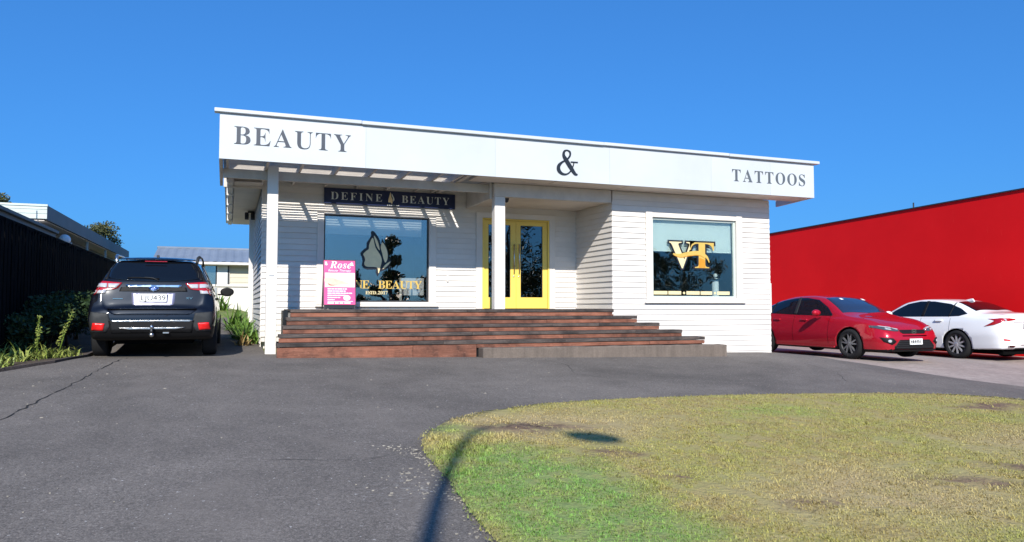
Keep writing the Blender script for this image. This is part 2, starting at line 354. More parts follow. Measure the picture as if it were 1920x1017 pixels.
# ---- serif letters, as outlines (left handle, point, right handle)
GLYPH = json.loads('''{"B":[[[0.09,0.0,0.016,0.0,0.016,0.006],[0.016,0.012,0.016,0.017,0.039,0.018],[0.054,0.023,0.062,0.032,0.071,0.041],[0.075,0.058,0.075,0.082,0.075,0.178],[0.075,0.273,0.075,0.369,0.075,0.388],[0.073,0.403,0.069,0.412,0.066,0.422],[0.06,0.429,0.051,0.433,0.043,0.437],[0.031,0.439,0.015,0.439,0.015,0.444],[0.015,0.45,0.015,0.455,0.084,0.455],[0.152,0.455,0.22,0.455,0.338,0.455],[0.396,0.42,0.396,0.351,0.396,0.296],[0.36,0.261,0.287,0.247,0.375,0.231],[0.418,0.192,0.418,0.132,0.418,0.09],[0.403,0.058,0.371,0.035,0.339,0.012],[0.295,0.0,0.238,0.0,0.164,0.0]],[[0.182,0.298,0.182,0.252,0.184,0.252],[0.186,0.252,0.188,0.252,0.224,0.252],[0.249,0.259,0.263,0.272,0.278,0.286],[0.285,0.31,0.285,0.345,0.285,0.376],[0.28,0.398,0.269,0.412,0.259,0.427],[0.241,0.434,0.216,0.434,0.201,0.434],[0.192,0.431,0.188,0.425,0.184,0.419],[0.182,0.407,0.182,0.391,0.182,0.345]],[[0.206,0.024,0.222,0.024,0.251,0.024],[0.271,0.032,0.283,0.049,0.295,0.066],[0.301,0.092,0.301,0.128,0.301,0.165],[0.293,0.192,0.277,0.208,0.261,0.223],[0.235,0.231,0.197,0.231,0.192,0.231],[0.187,0.231,0.182,0.231,0.182,0.176],[0.182,0.12,0.182,0.065,0.182,0.05],[0.185,0.039,0.19,0.033,0.196,0.027]]],"E":[[[0.143,0.0,0.014,0.0,0.014,0.006],[0.014,0.011,0.014,0.017,0.038,0.017],[0.054,0.021,0.062,0.03,0.071,0.038],[0.075,0.054,0.075,0.078,0.075,0.175],[0.075,0.272,0.075,0.369,0.075,0.398],[0.071,0.417,0.062,0.425,0.053,0.434],[0.038,0.439,0.016,0.439,0.016,0.444],[0.016,0.45,0.016,0.455,0.144,0.455],[0.271,0.455,0.399,0.455,0.399,0.41],[0.399,0.365,0.399,0.32,0.394,0.32],[0.389,0.32,0.383,0.32,0.378,0.361],[0.364,0.39,0.34,0.406,0.317,0.422],[0.281,0.43,0.232,0.43,0.217,0.43],[0.207,0.43,0.2,0.428,0.193,0.427],[0.188,0.423,0.186,0.417,0.184,0.411],[0.183,0.401,0.183,0.388,0.183,0.341],[0.183,0.293,0.183,0.246,0.186,0.246],[0.19,0.246,0.193,0.246,0.223,0.246],[0.245,0.254,0.259,0.269,0.273,0.284],[0.283,0.31,0.288,0.345,0.293,0.345],[0.299,0.345,0.304,0.345,0.304,0.27],[0.304,0.194,0.304,0.118,0.299,0.118],[0.293,0.118,0.287,0.118,0.285,0.145],[0.28,0.166,0.273,0.181,0.266,0.197],[0.255,0.207,0.241,0.213,0.227,0.219],[0.208,0.222,0.185,0.222,0.184,0.222],[0.184,0.222,0.183,0.222,0.183,0.171],[0.183,0.119,0.183,0.067,0.183,0.051],[0.186,0.04,0.192,0.035,0.198,0.03],[0.211,0.028,0.23,0.028,0.263,0.028],[0.291,0.031,0.313,0.039,0.336,0.046],[0.355,0.058,0.371,0.075,0.386,0.092],[0.4,0.114,0.411,0.143,0.417,0.143],[0.424,0.143,0.43,0.143,0.421,0.095],[0.411,0.048,0.402,0.0,0.273,0.0]]],"A":[[[0.037,0.0,-0.009,0.0,-0.009,0.006],[-0.009,0.012,-0.009,0.018,0.004,0.018],[0.015,0.022,0.024,0.03,0.032,0.038],[0.041,0.053,0.049,0.075,0.101,0.205],[0.154,0.336,0.206,0.466,0.212,0.466],[0.218,0.466,0.224,0.465,0.278,0.339],[0.331,0.213,0.384,0.087,0.394,0.062],[0.403,0.045,0.411,0.034,0.419,0.024],[0.429,0.018,0.443,0.018,0.443,0.012],[0.443,0.006,0.443,0.0,0.372,0.0],[0.3,0.0,0.229,0.0,0.229,0.006],[0.229,0.012,0.229,0.018,0.265,0.018],[0.283,0.027,0.283,0.046,0.283,0.052],[0.28,0.064,0.273,0.081,0.266,0.098],[0.259,0.115,0.253,0.132,0.203,0.132],[0.153,0.132,0.103,0.132,0.095,0.112],[0.087,0.091,0.079,0.071,0.077,0.067],[0.076,0.063,0.076,0.059,0.075,0.054],[0.075,0.051,0.075,0.048,0.075,0.028],[0.091,0.018,0.124,0.018,0.125,0.018],[0.126,0.018,0.128,0.018,0.128,0.012],[0.128,0.006,0.128,0.0,0.082,0.0]],[[0.135,0.213,0.113,0.161,0.156,0.161],[0.199,0.161,0.242,0.161,0.22,0.213],[0.198,0.266,0.177,0.319,0.156,0.266]]],"U":[[[0.307,-0.013,0.248,-0.013,0.186,-0.013],[0.141,0.001,0.114,0.029,0.087,0.056],[0.073,0.098,0.073,0.155,0.073,0.23],[0.073,0.304,0.073,0.379,0.073,0.4],[0.069,0.415,0.061,0.424,0.052,0.432],[0.037,0.437,0.015,0.439,0.015,0.444],[0.015,0.45,0.015,0.455,0.09,0.455],[0.165,0.455,0.24,0.455,0.24,0.45],[0.24,0.444,0.24,0.439,0.224,0.437],[0.211,0.435,0.202,0.432,0.194,0.429],[0.188,0.423,0.185,0.415,0.182,0.407],[0.181,0.395,0.181,0.379,0.181,0.299],[0.181,0.219,0.181,0.14,0.181,0.1],[0.188,0.071,0.203,0.051,0.218,0.032],[0.242,0.022,0.275,0.022,0.353,0.022],[0.392,0.068,0.392,0.159,0.392,0.232],[0.392,0.305,0.392,0.378,0.392,0.4],[0.388,0.415,0.379,0.423,0.371,0.432],[0.354,0.437,0.328,0.439,0.328,0.444],[0.328,0.45,0.328,0.455,0.377,0.455],[0.426,0.455,0.474,0.455,0.474,0.45],[0.474,0.444,0.474,0.439,0.454,0.436],[0.44,0.43,0.433,0.421,0.426,0.413],[0.422,0.398,0.422,0.378,0.422,0.313],[0.422,0.247,0.422,0.181,0.422,0.112],[0.408,0.062,0.38,0.032,0.351,0.002]]],"T":[[[0.171,0.0,0.092,0.0,0.092,0.006],[0.092,0.012,0.092,0.017,0.116,0.017],[0.133,0.022,0.142,0.031,0.151,0.04],[0.156,0.056,0.156,0.081,0.156,0.198],[0.156,0.316,0.156,0.433,0.154,0.433],[0.151,0.433,0.149,0.433,0.114,0.433],[0.086,0.423,0.065,0.403,0.045,0.383],[0.032,0.355,0.029,0.318,0.023,0.318],[0.017,0.318,0.011,0.318,0.011,0.364],[0.011,0.409,0.011,0.455,0.144,0.455],[0.277,0.455,0.41,0.455,0.41,0.409],[0.41,0.363,0.41,0.317,0.405,0.317],[0.399,0.317,0.394,0.317,0.386,0.394],[0.344,0.433,0.269,0.433,0.267,0.433],[0.265,0.433,0.263,0.433,0.263,0.316],[0.263,0.198,0.263,0.081,0.263,0.056],[0.268,0.039,0.276,0.03,0.285,0.022],[0.302,0.017,0.328,0.017,0.328,0.012],[0.328,0.006,0.328,0.0,0.249,0.0]]],"Y":[[[0.177,0.0,0.101,0.0,0.101,0.006],[0.101,0.012,0.101,0.017,0.125,0.018],[0.14,0.023,0.148,0.032,0.156,0.04],[0.161,0.056,0.161,0.081,0.161,0.113],[0.161,0.146,0.161,0.179,0.122,0.248],[0.084,0.317,0.046,0.387,0.034,0.409],[0.024,0.423,0.014,0.429,0.01,0.432],[0.005,0.434,0.001,0.435,-0.004,0.437],[-0.009,0.437,-0.013,0.438,-0.013,0.444],[-0.013,0.45,-0.013,0.455,0.06,0.455],[0.133,0.455,0.207,0.455,0.207,0.45],[0.207,0.444,0.207,0.438,0.203,0.438],[0.199,0.438,0.195,0.438,0.183,0.438],[0.174,0.436,0.167,0.432,0.159,0.428],[0.156,0.423,0.156,0.416,0.156,0.41],[0.158,0.402,0.164,0.392,0.192,0.336],[0.22,0.281,0.248,0.226,0.277,0.272],[0.305,0.319,0.333,0.366,0.343,0.383],[0.349,0.397,0.349,0.408,0.349,0.428],[0.332,0.438,0.298,0.438,0.297,0.438],[0.296,0.438,0.295,0.438,0.295,0.444],[0.295,0.45,0.295,0.455,0.343,0.455],[0.391,0.455,0.439,0.455,0.439,0.45],[0.439,0.444,0.439,0.438,0.428,0.437],[0.418,0.432,0.409,0.424,0.4,0.417],[0.392,0.406,0.383,0.392,0.345,0.329],[0.306,0.266,0.268,0.203,0.268,0.163],[0.268,0.122,0.268,0.081,0.268,0.056],[0.272,0.04,0.28,0.032,0.288,0.023],[0.304,0.018,0.328,0.017,0.328,0.012],[0.328,0.006,0.328,0.0,0.252,0.0]]],"S":[[[0.049,-0.011,0.043,-0.011,0.043,0.045],[0.043,0.102,0.043,0.158,0.049,0.158],[0.056,0.158,0.062,0.158,0.073,0.109],[0.09,0.073,0.111,0.05,0.133,0.026],[0.162,0.015,0.197,0.015,0.222,0.015],[0.242,0.022,0.257,0.036,0.271,0.05],[0.279,0.068,0.279,0.089,0.279,0.119],[0.261,0.142,0.225,0.16,0.204,0.17],[0.183,0.18,0.163,0.191,0.124,0.21],[0.095,0.231,0.077,0.253,0.059,0.274],[0.05,0.301,0.05,0.332,0.05,0.359],[0.056,0.383,0.067,0.403,0.079,0.423],[0.095,0.438,0.115,0.449,0.136,0.46],[0.159,0.466,0.185,0.466,0.198,0.466],[0.213,0.465,0.229,0.461,0.246,0.458],[0.263,0.454,0.282,0.448,0.286,0.447],[0.289,0.446,0.291,0.446,0.294,0.445],[0.297,0.445,0.3,0.445,0.311,0.445],[0.318,0.452,0.32,0.466,0.327,0.466],[0.333,0.466,0.339,0.466,0.339,0.417],[0.339,0.368,0.339,0.319,0.334,0.319],[0.328,0.319,0.322,0.319,0.316,0.344],[0.306,0.366,0.293,0.385,0.281,0.404],[0.265,0.418,0.248,0.429,0.231,0.439],[0.213,0.445,0.194,0.445,0.171,0.445],[0.153,0.439,0.14,0.426,0.126,0.414],[0.12,0.399,0.12,0.38,0.12,0.363],[0.125,0.348,0.137,0.336,0.149,0.325],[0.166,0.314,0.189,0.303,0.21,0.293],[0.232,0.283,0.253,0.273,0.281,0.26],[0.302,0.247,0.317,0.233,0.333,0.219],[0.344,0.204,0.35,0.188,0.356,0.172],[0.359,0.154,0.359,0.133,0.359,0.104],[0.352,0.079,0.339,0.058,0.325,0.036],[0.306,0.02,0.281,0.008,0.256,-0.004],[0.226,-0.01,0.192,-0.01,0.181,-0.01],[0.17,-0.009,0.158,-0.008,0.147,-0.006],[0.136,-0.003,0.126,0.001,0.114,0.005],[0.105,0.008,0.098,0.009,0.091,0.011],[0.087,0.012,0.085,0.012,0.077,0.012],[0.072,0.01,0.069,0.007,0.066,0.004],[0.063,-0.002,0.061,-0.011,0.055,-0.011]]],"O":[[[0.295,-0.011,0.261,-0.011,0.227,-0.011],[0.197,-0.005,0.169,0.007,0.14,0.019],[0.116,0.036,0.094,0.058,0.073,0.079],[0.057,0.105,0.045,0.134,0.033,0.163],[0.028,0.194,0.028,0.228,0.028,0.261],[0.033,0.292,0.045,0.321,0.057,0.35],[0.073,0.376,0.095,0.397,0.116,0.419],[0.141,0.436,0.17,0.448,0.199,0.46],[0.231,0.466,0.265,0.466,0.298,0.466],[0.329,0.46,0.357,0.448,0.385,0.436],[0.41,0.42,0.431,0.399,0.452,0.377],[0.469,0.352,0.481,0.323,0.492,0.294],[0.498,0.262,0.498,0.228,0.498,0.194],[0.492,0.163,0.481,0.134,0.469,0.105],[0.452,0.079,0.43,0.058,0.409,0.036],[0.384,0.019,0.355,0.007,0.326,-0.005]],[[0.228,0.012,0.265,0.012,0.341,0.012],[0.379,0.084,0.379,0.228,0.379,0.298],[0.369,0.352,0.348,0.389,0.326,0.425],[0.297,0.443,0.26,0.443,0.183,0.443],[0.145,0.371,0.145,0.228,0.145,0.157],[0.156,0.104,0.177,0.067,0.199,0.03]]],"D":[[[0.09,0.0,0.02,0.0,0.02,0.006],[0.02,0.012,0.02,0.017,0.041,0.018],[0.055,0.022,0.063,0.03,0.07,0.037],[0.074,0.052,0.074,0.075,0.074,0.174],[0.074,0.274,0.074,0.374,0.074,0.4],[0.07,0.418,0.061,0.426,0.052,0.434],[0.037,0.439,0.015,0.439,0.015,0.444],[0.015,0.45,0.015,0.455,0.084,0.455],[0.153,0.455,0.222,0.455,0.302,0.455],[0.363,0.436,0.405,0.396,0.447,0.357],[0.468,0.301,0.468,0.228,0.468,0.076],[0.388,0.0,0.228,0.0,0.159,0.0]],[[0.206,0.024,0.222,0.024,0.266,0.024],[0.299,0.041,0.319,0.075,0.34,0.109],[0.351,0.16,0.351,0.229,0.351,0.365],[0.308,0.433,0.223,0.433,0.206,0.433],[0.195,0.43,0.19,0.423,0.185,0.417],[0.182,0.404,0.182,0.385,0.182,0.281],[0.182,0.176,0.182,0.072,0.182,0.053],[0.185,0.04,0.19,0.034,0.195,0.027]]],"F":[[[0.096,0.0,0.015,0.0,0.015,0.006],[0.015,0.012,0.015,0.017,0.039,0.019],[0.054,0.025,0.062,0.034,0.071,0.043],[0.075,0.059,0.075,0.084,0.075,0.181],[0.075,0.278,0.075,0.375,0.075,0.399],[0.07,0.415,0.061,0.423,0.053,0.431],[0.037,0.436,0.014,0.439,0.014,0.444],[0.014,0.45,0.014,0.455,0.141,0.455],[0.267,0.455,0.394,0.455,0.394,0.41],[0.394,0.365,0.394,0.32,0.388,0.32],[0.383,0.32,0.377,0.32,0.373,0.347],[0.366,0.369,0.355,0.385,0.345,0.402],[0.33,0.413,0.31,0.42,0.29,0.428],[0.263,0.431,0.23,0.431,0.217,0.431],[0.207,0.431,0.2,0.429,0.193,0.428],[0.188,0.426,0.186,0.421,0.183,0.417],[0.182,0.409,0.182,0.398,0.182,0.348],[0.182,0.298,0.182,0.247,0.185,0.247],[0.187,0.247,0.19,0.247,0.22,0.247],[0.242,0.255,0.256,0.27,0.27,0.286],[0.28,0.311,0.284,0.347,0.29,0.347],[0.296,0.347,0.302,0.347,0.302,0.27],[0.302,0.194,0.302,0.118,0.296,0.118],[0.291,0.118,0.285,0.118,0.28,0.158],[0.271,0.185,0.257,0.2,0.242,0.216],[0.22,0.224,0.189,0.224,0.186,0.224],[0.184,0.224,0.182,0.224,0.182,0.176],[0.182,0.128,0.182,0.081,0.182,0.064],[0.184,0.052,0.188,0.043,0.192,0.033],[0.199,0.027,0.21,0.024,0.22,0.02],[0.236,0.018,0.257,0.017,0.257,0.012],[0.257,0.006,0.257,0.0,0.176,0.0]]],"I":[[[0.091,0.0,0.013,0.0,0.013,0.006],[0.013,0.012,0.013,0.017,0.036,0.02],[0.052,0.025,0.061,0.032,0.071,0.04],[0.075,0.054,0.075,0.075,0.075,0.179],[0.075,0.283,0.075,0.387,0.075,0.407],[0.071,0.421,0.063,0.427,0.055,0.434],[0.039,0.438,0.013,0.439,0.013,0.444],[0.013,0.45,0.013,0.455,0.09,0.455],[0.167,0.455,0.244,0.455,0.244,0.45],[0.244,0.444,0.244,0.439,0.221,0.438],[0.204,0.434,0.196,0.427,0.187,0.421],[0.183,0.407,0.183,0.387,0.183,0.284],[0.183,0.18,0.183,0.077,0.183,0.063],[0.184,0.052,0.187,0.044,0.191,0.036],[0.197,0.03,0.206,0.026,0.215,0.022],[0.228,0.019,0.246,0.017,0.246,0.012],[0.246,0.006,0.246,0.0,0.168,0.0]]],"N":[[[0.409,-0.011,0.403,-0.011,0.304,0.109],[0.206,0.23,0.107,0.35,0.107,0.259],[0.107,0.169,0.107,0.079,0.107,0.055],[0.111,0.039,0.119,0.031,0.126,0.023],[0.142,0.018,0.167,0.017,0.167,0.012],[0.167,0.006,0.167,0.0,0.117,0.0],[0.068,0.0,0.018,0.0,0.018,0.006],[0.018,0.012,0.018,0.017,0.034,0.018],[0.046,0.02,0.054,0.023,0.062,0.027],[0.068,0.033,0.071,0.041,0.074,0.05],[0.076,0.062,0.076,0.079,0.076,0.182],[0.076,0.285,0.076,0.388,0.053,0.416],[0.04,0.431,0.036,0.433,0.032,0.435],[0.026,0.437,0.018,0.439,0.018,0.444],[0.018,0.45,0.018,0.455,0.064,0.455],[0.11,0.455,0.156,0.455,0.235,0.36],[0.313,0.264,0.391,0.169,0.391,0.238],[0.391,0.308,0.391,0.377,0.391,0.394],[0.389,0.406,0.386,0.414,0.383,0.422],[0.377,0.428,0.369,0.431,0.36,0.435],[0.348,0.437,0.331,0.439,0.331,0.444],[0.331,0.45,0.331,0.455,0.381,0.455],[0.43,0.455,0.48,0.455,0.48,0.45],[0.48,0.444,0.48,0.439,0.456,0.438],[0.441,0.433,0.433,0.425,0.426,0.416],[0.422,0.4,0.422,0.377,0.422,0.248],[0.422,0.118,0.422,-0.011,0.415,-0.011]]],"V":[[[0.218,-0.013,0.212,-0.013,0.156,0.118],[0.1,0.25,0.044,0.381,0.037,0.397],[0.03,0.41,0.022,0.42,0.015,0.43],[0.003,0.436,-0.014,0.439,-0.014,0.444],[-0.014,0.45,-0.014,0.455,0.061,0.455],[0.136,0.455,0.211,0.455,0.211,0.45],[0.211,0.444,0.211,0.439,0.19,0.439],[0.175,0.436,0.166,0.432,0.157,0.428],[0.152,0.42,0.152,0.41,0.152,0.403],[0.155,0.392,0.161,0.378,0.194,0.3],[0.226,0.221,0.259,0.143,0.288,0.221],[0.318,0.299,0.348,0.377,0.352,0.39],[0.355,0.4,0.355,0.409,0.355,0.42],[0.35,0.428,0.342,0.432,0.333,0.436],[0.319,0.438,0.299,0.439,0.299,0.444],[0.299,0.45,0.299,0.455,0.347,0.455],[0.394,0.455,0.442,0.455,0.442,0.45],[0.442,0.444,0.442,0.439,0.428,0.439],[0.417,0.435,0.408,0.427,0.4,0.42],[0.391,0.405,0.382,0.383,0.331,0.251],[0.281,0.119,0.23,-0.013,0.224,-0.013]]],"C":[[[0.338,-0.011,0.257,-0.011,0.212,-0.011],[0.172,-0.001,0.137,0.02,0.103,0.04],[0.075,0.068,0.056,0.104,0.036,0.14],[0.026,0.182,0.026,0.228,0.026,0.274],[0.036,0.315,0.056,0.351,0.076,0.387],[0.104,0.414,0.139,0.435,0.174,0.455],[0.214,0.465,0.259,0.465,0.29,0.465],[0.326,0.457,0.367,0.44,0.374,0.437],[0.381,0.435,0.388,0.435,0.404,0.435],[0.415,0.445,0.419,0.465,0.425,0.465],[0.431,0.465,0.437,0.465,0.437,0.413],[0.437,0.361,0.437,0.308,0.431,0.308],[0.425,0.308,0.42,0.308,0.405,0.35],[0.383,0.383,0.356,0.407,0.329,0.431],[0.299,0.443,0.265,0.443,0.184,0.443],[0.144,0.371,0.144,0.226,0.144,0.091],[0.188,0.024,0.278,0.024,0.305,0.024],[0.332,0.031,0.358,0.045,0.384,0.059],[0.408,0.079,0.428,0.106,0.435,0.1],[0.441,0.094,0.447,0.089,0.401,0.022]]],"2":[[[0.129,0.0,0.024,0.0,0.024,0.023],[0.024,0.046,0.024,0.069,0.057,0.103],[0.09,0.137,0.123,0.171,0.151,0.199],[0.172,0.224,0.187,0.245,0.201,0.267],[0.212,0.287,0.218,0.307,0.223,0.327],[0.226,0.348,0.226,0.371,0.226,0.397],[0.222,0.416,0.212,0.427,0.203,0.439],[0.19,0.445,0.174,0.445,0.151,0.445],[0.135,0.436,0.126,0.416,0.117,0.397],[0.112,0.368,0.112,0.329,0.087,0.329],[0.066,0.334,0.05,0.344,0.034,0.354],[0.026,0.371,0.026,0.396,0.026,0.412],[0.032,0.427,0.043,0.441,0.054,0.454],[0.07,0.466,0.092,0.474,0.114,0.482],[0.141,0.486,0.174,0.486,0.224,0.486],[0.262,0.476,0.288,0.456,0.315,0.436],[0.328,0.409,0.328,0.375,0.328,0.359],[0.325,0.344,0.319,0.329,0.314,0.314],[0.304,0.298,0.291,0.281,0.278,0.263],[0.261,0.243,0.238,0.22,0.216,0.197],[0.188,0.169,0.154,0.138,0.132,0.116],[0.11,0.095,0.087,0.074,0.139,0.074],[0.192,0.074,0.244,0.074,0.258,0.074],[0.27,0.078,0.279,0.086,0.289,0.094],[0.296,0.105,0.3,0.12,0.301,0.127],[0.303,0.134,0.305,0.141,0.318,0.141],[0.331,0.141,0.345,0.141,0.343,0.094],[0.342,0.047,0.341,0.0,0.235,0.0]]],"0":[[[0.227,-0.007,0.188,-0.007,0.147,-0.007],[0.115,0.004,0.091,0.024,0.066,0.045],[0.049,0.074,0.039,0.111,0.028,0.148],[0.023,0.191,0.023,0.241,0.023,0.291],[0.028,0.334,0.039,0.371,0.049,0.407],[0.066,0.436,0.091,0.456,0.115,0.476],[0.148,0.486,0.189,0.486,0.228,0.486],[0.259,0.476,0.283,0.456,0.307,0.436],[0.325,0.407,0.336,0.37,0.347,0.333],[0.353,0.29,0.353,0.24,0.353,0.191],[0.347,0.147,0.336,0.11,0.325,0.074],[0.307,0.045,0.283,0.024,0.259,0.004]],[[0.163,0.037,0.188,0.037,0.213,0.037],[0.229,0.055,0.237,0.091,0.245,0.126],[0.248,0.176,0.248,0.24,0.248,0.304],[0.245,0.354,0.237,0.39,0.229,0.425],[0.213,0.443,0.189,0.443,0.164,0.443],[0.147,0.425,0.139,0.39,0.131,0.354],[0.127,0.304,0.127,0.24,0.127,0.176],[0.131,0.126,0.139,0.091,0.147,0.055]]],"1":[[[0.158,0.0,0.065,0.0,0.065,0.012],[0.065,0.024,0.065,0.036,0.084,0.036],[0.102,0.036,0.12,0.036,0.132,0.036],[0.14,0.039,0.146,0.045,0.151,0.051],[0.154,0.063,0.154,0.079,0.154,0.191],[0.154,0.304,0.154,0.416,0.137,0.395],[0.121,0.378,0.108,0.365,0.094,0.352],[0.081,0.346,0.067,0.346,0.056,0.346],[0.047,0.35,0.04,0.359,0.032,0.368],[0.028,0.38,0.028,0.396,0.042,0.399],[0.057,0.405,0.074,0.412,0.09,0.419],[0.11,0.431,0.132,0.447,0.147,0.459],[0.163,0.471,0.179,0.482,0.204,0.482],[0.229,0.482,0.254,0.482,0.254,0.348],[0.254,0.214,0.254,0.079,0.254,0.065],[0.256,0.055,0.261,0.047,0.265,0.039],[0.274,0.036,0.288,0.036,0.306,0.036],[0.324,0.036,0.343,0.036,0.343,0.024],[0.343,0.012,0.343,0.0,0.25,0.0]]],"7":[[[0.13,0.0,0.111,0.0,0.17,0.135],[0.23,0.271,0.289,0.406,0.231,0.406],[0.172,0.406,0.113,0.406,0.09,0.406],[0.077,0.395,0.074,0.372,0.073,0.361],[0.071,0.35,0.07,0.338,0.056,0.338],[0.043,0.338,0.03,0.338,0.031,0.385],[0.032,0.433,0.033,0.48,0.14,0.48],[0.246,0.48,0.353,0.48,0.353,0.469],[0.353,0.458,0.353,0.447,0.291,0.298],[0.23,0.149,0.168,0.0,0.149,0.0]]],"iR":[[[0.036,0.0,-0.034,0.0,-0.034,0.005],[-0.034,0.01,-0.034,0.015,-0.02,0.015],[-0.008,0.017,0.0,0.02,0.009,0.024],[0.016,0.031,0.022,0.041,0.028,0.051],[0.034,0.066,0.039,0.085,0.064,0.18],[0.09,0.274,0.115,0.369,0.117,0.375],[0.118,0.381,0.119,0.387,0.12,0.392],[0.12,0.397,0.12,0.401,0.12,0.413],[0.117,0.421,0.109,0.426,0.102,0.43],[0.09,0.433,0.073,0.435,0.073,0.44],[0.073,0.445,0.073,0.451,0.133,0.451],[0.193,0.451,0.253,0.451,0.309,0.451],[0.35,0.442,0.376,0.426,0.402,0.41],[0.415,0.384,0.415,0.35,0.415,0.322],[0.404,0.297,0.382,0.276,0.36,0.255],[0.328,0.24,0.286,0.231,0.305,0.174],[0.324,0.118,0.343,0.061,0.348,0.045],[0.355,0.033,0.364,0.028,0.373,0.022],[0.385,0.018,0.4,0.017,0.4,0.012],[0.4,0.006,0.4,0.0,0.355,0.0],[0.311,0.0,0.266,0.0,0.242,0.074],[0.218,0.148,0.194,0.222,0.187,0.222],[0.18,0.222,0.173,0.222,0.161,0.176],[0.148,0.129,0.136,0.082,0.132,0.067],[0.13,0.055,0.13,0.047,0.13,0.036],[0.133,0.029,0.141,0.024,0.148,0.019],[0.16,0.016,0.177,0.015,0.177,0.01],[0.177,0.005,0.177,0.0,0.107,0.0]],[[0.194,0.245,0.197,0.245,0.234,0.245],[0.262,0.256,0.282,0.278,0.303,0.299],[0.313,0.328,0.313,0.364,0.313,0.407],[0.293,0.429,0.253,0.429,0.242,0.429],[0.235,0.427,0.232,0.424,0.228,0.42],[0.225,0.412,0.221,0.399,0.207,0.348],[0.193,0.297,0.179,0.246,0.182,0.245],[0.185,0.245,0.188,0.245,0.191,0.245]]],"io":[[[0.122,-0.009,0.096,-0.009,0.065,-0.009],[0.04,0.0,0.02,0.02,-0.0,0.039],[-0.01,0.065,-0.01,0.098,-0.01,0.123],[-0.005,0.147,0.006,0.172,0.016,0.197],[0.03,0.22,0.048,0.241,0.066,0.262],[0.086,0.278,0.107,0.291,0.129,0.303],[0.152,0.31,0.175,0.31,0.21,0.31],[0.237,0.3,0.256,0.281,0.275,0.262],[0.285,0.236,0.285,0.203,0.285,0.179],[0.28,0.155,0.27,0.13,0.26,0.105],[0.246,0.082,0.228,0.061,0.211,0.04],[0.191,0.023,0.168,0.01,0.146,-0.003]],[[0.081,0.013,0.103,0.013,0.114,0.013],[0.124,0.019,0.134,0.03,0.143,0.041],[0.153,0.056,0.162,0.074,0.17,0.092],[0.178,0.111,0.184,0.132,0.191,0.152],[0.196,0.172,0.2,0.191,0.204,0.211],[0.206,0.227,0.206,0.24,0.206,0.272],[0.194,0.288,0.172,0.288,0.162,0.288],[0.151,0.283,0.141,0.272,0.131,0.261],[0.122,0.247,0.113,0.229,0.104,0.212],[0.097,0.193,0.09,0.172,0.084,0.151],[0.079,0.131,0.075,0.111,0.071,0.091],[0.069,0.074,0.069,0.058,0.069,0.028]]],"is":[[[0.11,-0.009,0.091,-0.009,0.075,-0.009],[0.054,-0.005,0.028,0.005,0.024,0.006],[0.02,0.007,0.015,0.007,0.006,0.007],[-0.001,0.003,-0.007,-0.007,-0.013,-0.006],[-0.018,-0.005,-0.024,-0.004,-0.018,0.034],[-0.013,0.071,-0.007,0.109,-0.0,0.108],[0.006,0.107,0.013,0.105,0.017,0.045],[0.04,0.014,0.081,0.014,0.107,0.014],[0.12,0.027,0.12,0.052,0.12,0.06],[0.118,0.068,0.114,0.077,0.11,0.086],[0.104,0.095,0.095,0.106,0.086,0.117],[0.077,0.128,0.069,0.138,0.056,0.155],[0.046,0.171,0.039,0.185,0.032,0.2],[0.028,0.214,0.028,0.228,0.028,0.251],[0.037,0.271,0.053,0.286,0.07,0.301],[0.091,0.309,0.116,0.309,0.133,0.309],[0.154,0.305,0.179,0.298,0.182,0.297],[0.184,0.297,0.186,0.296,0.188,0.295],[0.19,0.295,0.192,0.295,0.201,0.295],[0.208,0.299,0.212,0.307,0.218,0.307],[0.224,0.307,0.23,0.307,0.225,0.273],[0.22,0.239,0.215,0.205,0.209,0.206],[0.203,0.206,0.197,0.207,0.188,0.261],[0.167,0.288,0.134,0.288,0.123,0.288],[0.114,0.285,0.107,0.278,0.1,0.272],[0.097,0.264,0.097,0.255,0.097,0.24],[0.106,0.223,0.124,0.202,0.131,0.193],[0.139,0.184,0.146,0.176,0.153,0.167],[0.159,0.158,0.165,0.149,0.173,0.138],[0.179,0.127,0.183,0.116,0.188,0.105],[0.19,0.094,0.19,0.082,0.19,0.065],[0.186,0.049,0.177,0.036,0.169,0.022],[0.157,0.011,0.142,0.003,0.127,-0.005]]],"ie":[[[0.14,-0.009,0.087,-0.009,0.058,-0.009],[0.034,0.0,0.016,0.019,-0.002,0.038],[-0.011,0.064,-0.011,0.098,-0.011,0.122],[-0.005,0.147,0.006,0.172,0.017,0.196],[0.031,0.219,0.049,0.24,0.067,0.261],[0.088,0.278,0.109,0.29,0.131,0.303],[0.154,0.31,0.176,0.31,0.199,0.31],[0.217,0.304,0.23,0.293,0.243,0.282],[0.249,0.267,0.249,0.248,0.249,0.221],[0.235,0.197,0.207,0.174,0.178,0.151],[0.135,0.134,0.079,0.124,0.076,0.112],[0.075,0.1,0.075,0.088,0.075,0.072],[0.079,0.059,0.087,0.05,0.095,0.04],[0.107,0.036,0.122,0.036,0.147,0.036],[0.171,0.056,0.195,0.095,0.202,0.091],[0.208,0.087,0.214,0.083,0.182,0.021]],[[0.095,0.193,0.084,0.146,0.105,0.151],[0.124,0.16,0.14,0.171,0.157,0.183],[0.17,0.197,0.179,0.212,0.189,0.228],[0.193,0.244,0.193,0.26,0.193,0.269],[0.191,0.276,0.187,0.28,0.183,0.285],[0.178,0.287,0.171,0.287,0.156,0.287],[0.142,0.275,0.126,0.252,0.109,0.228]]]}''')

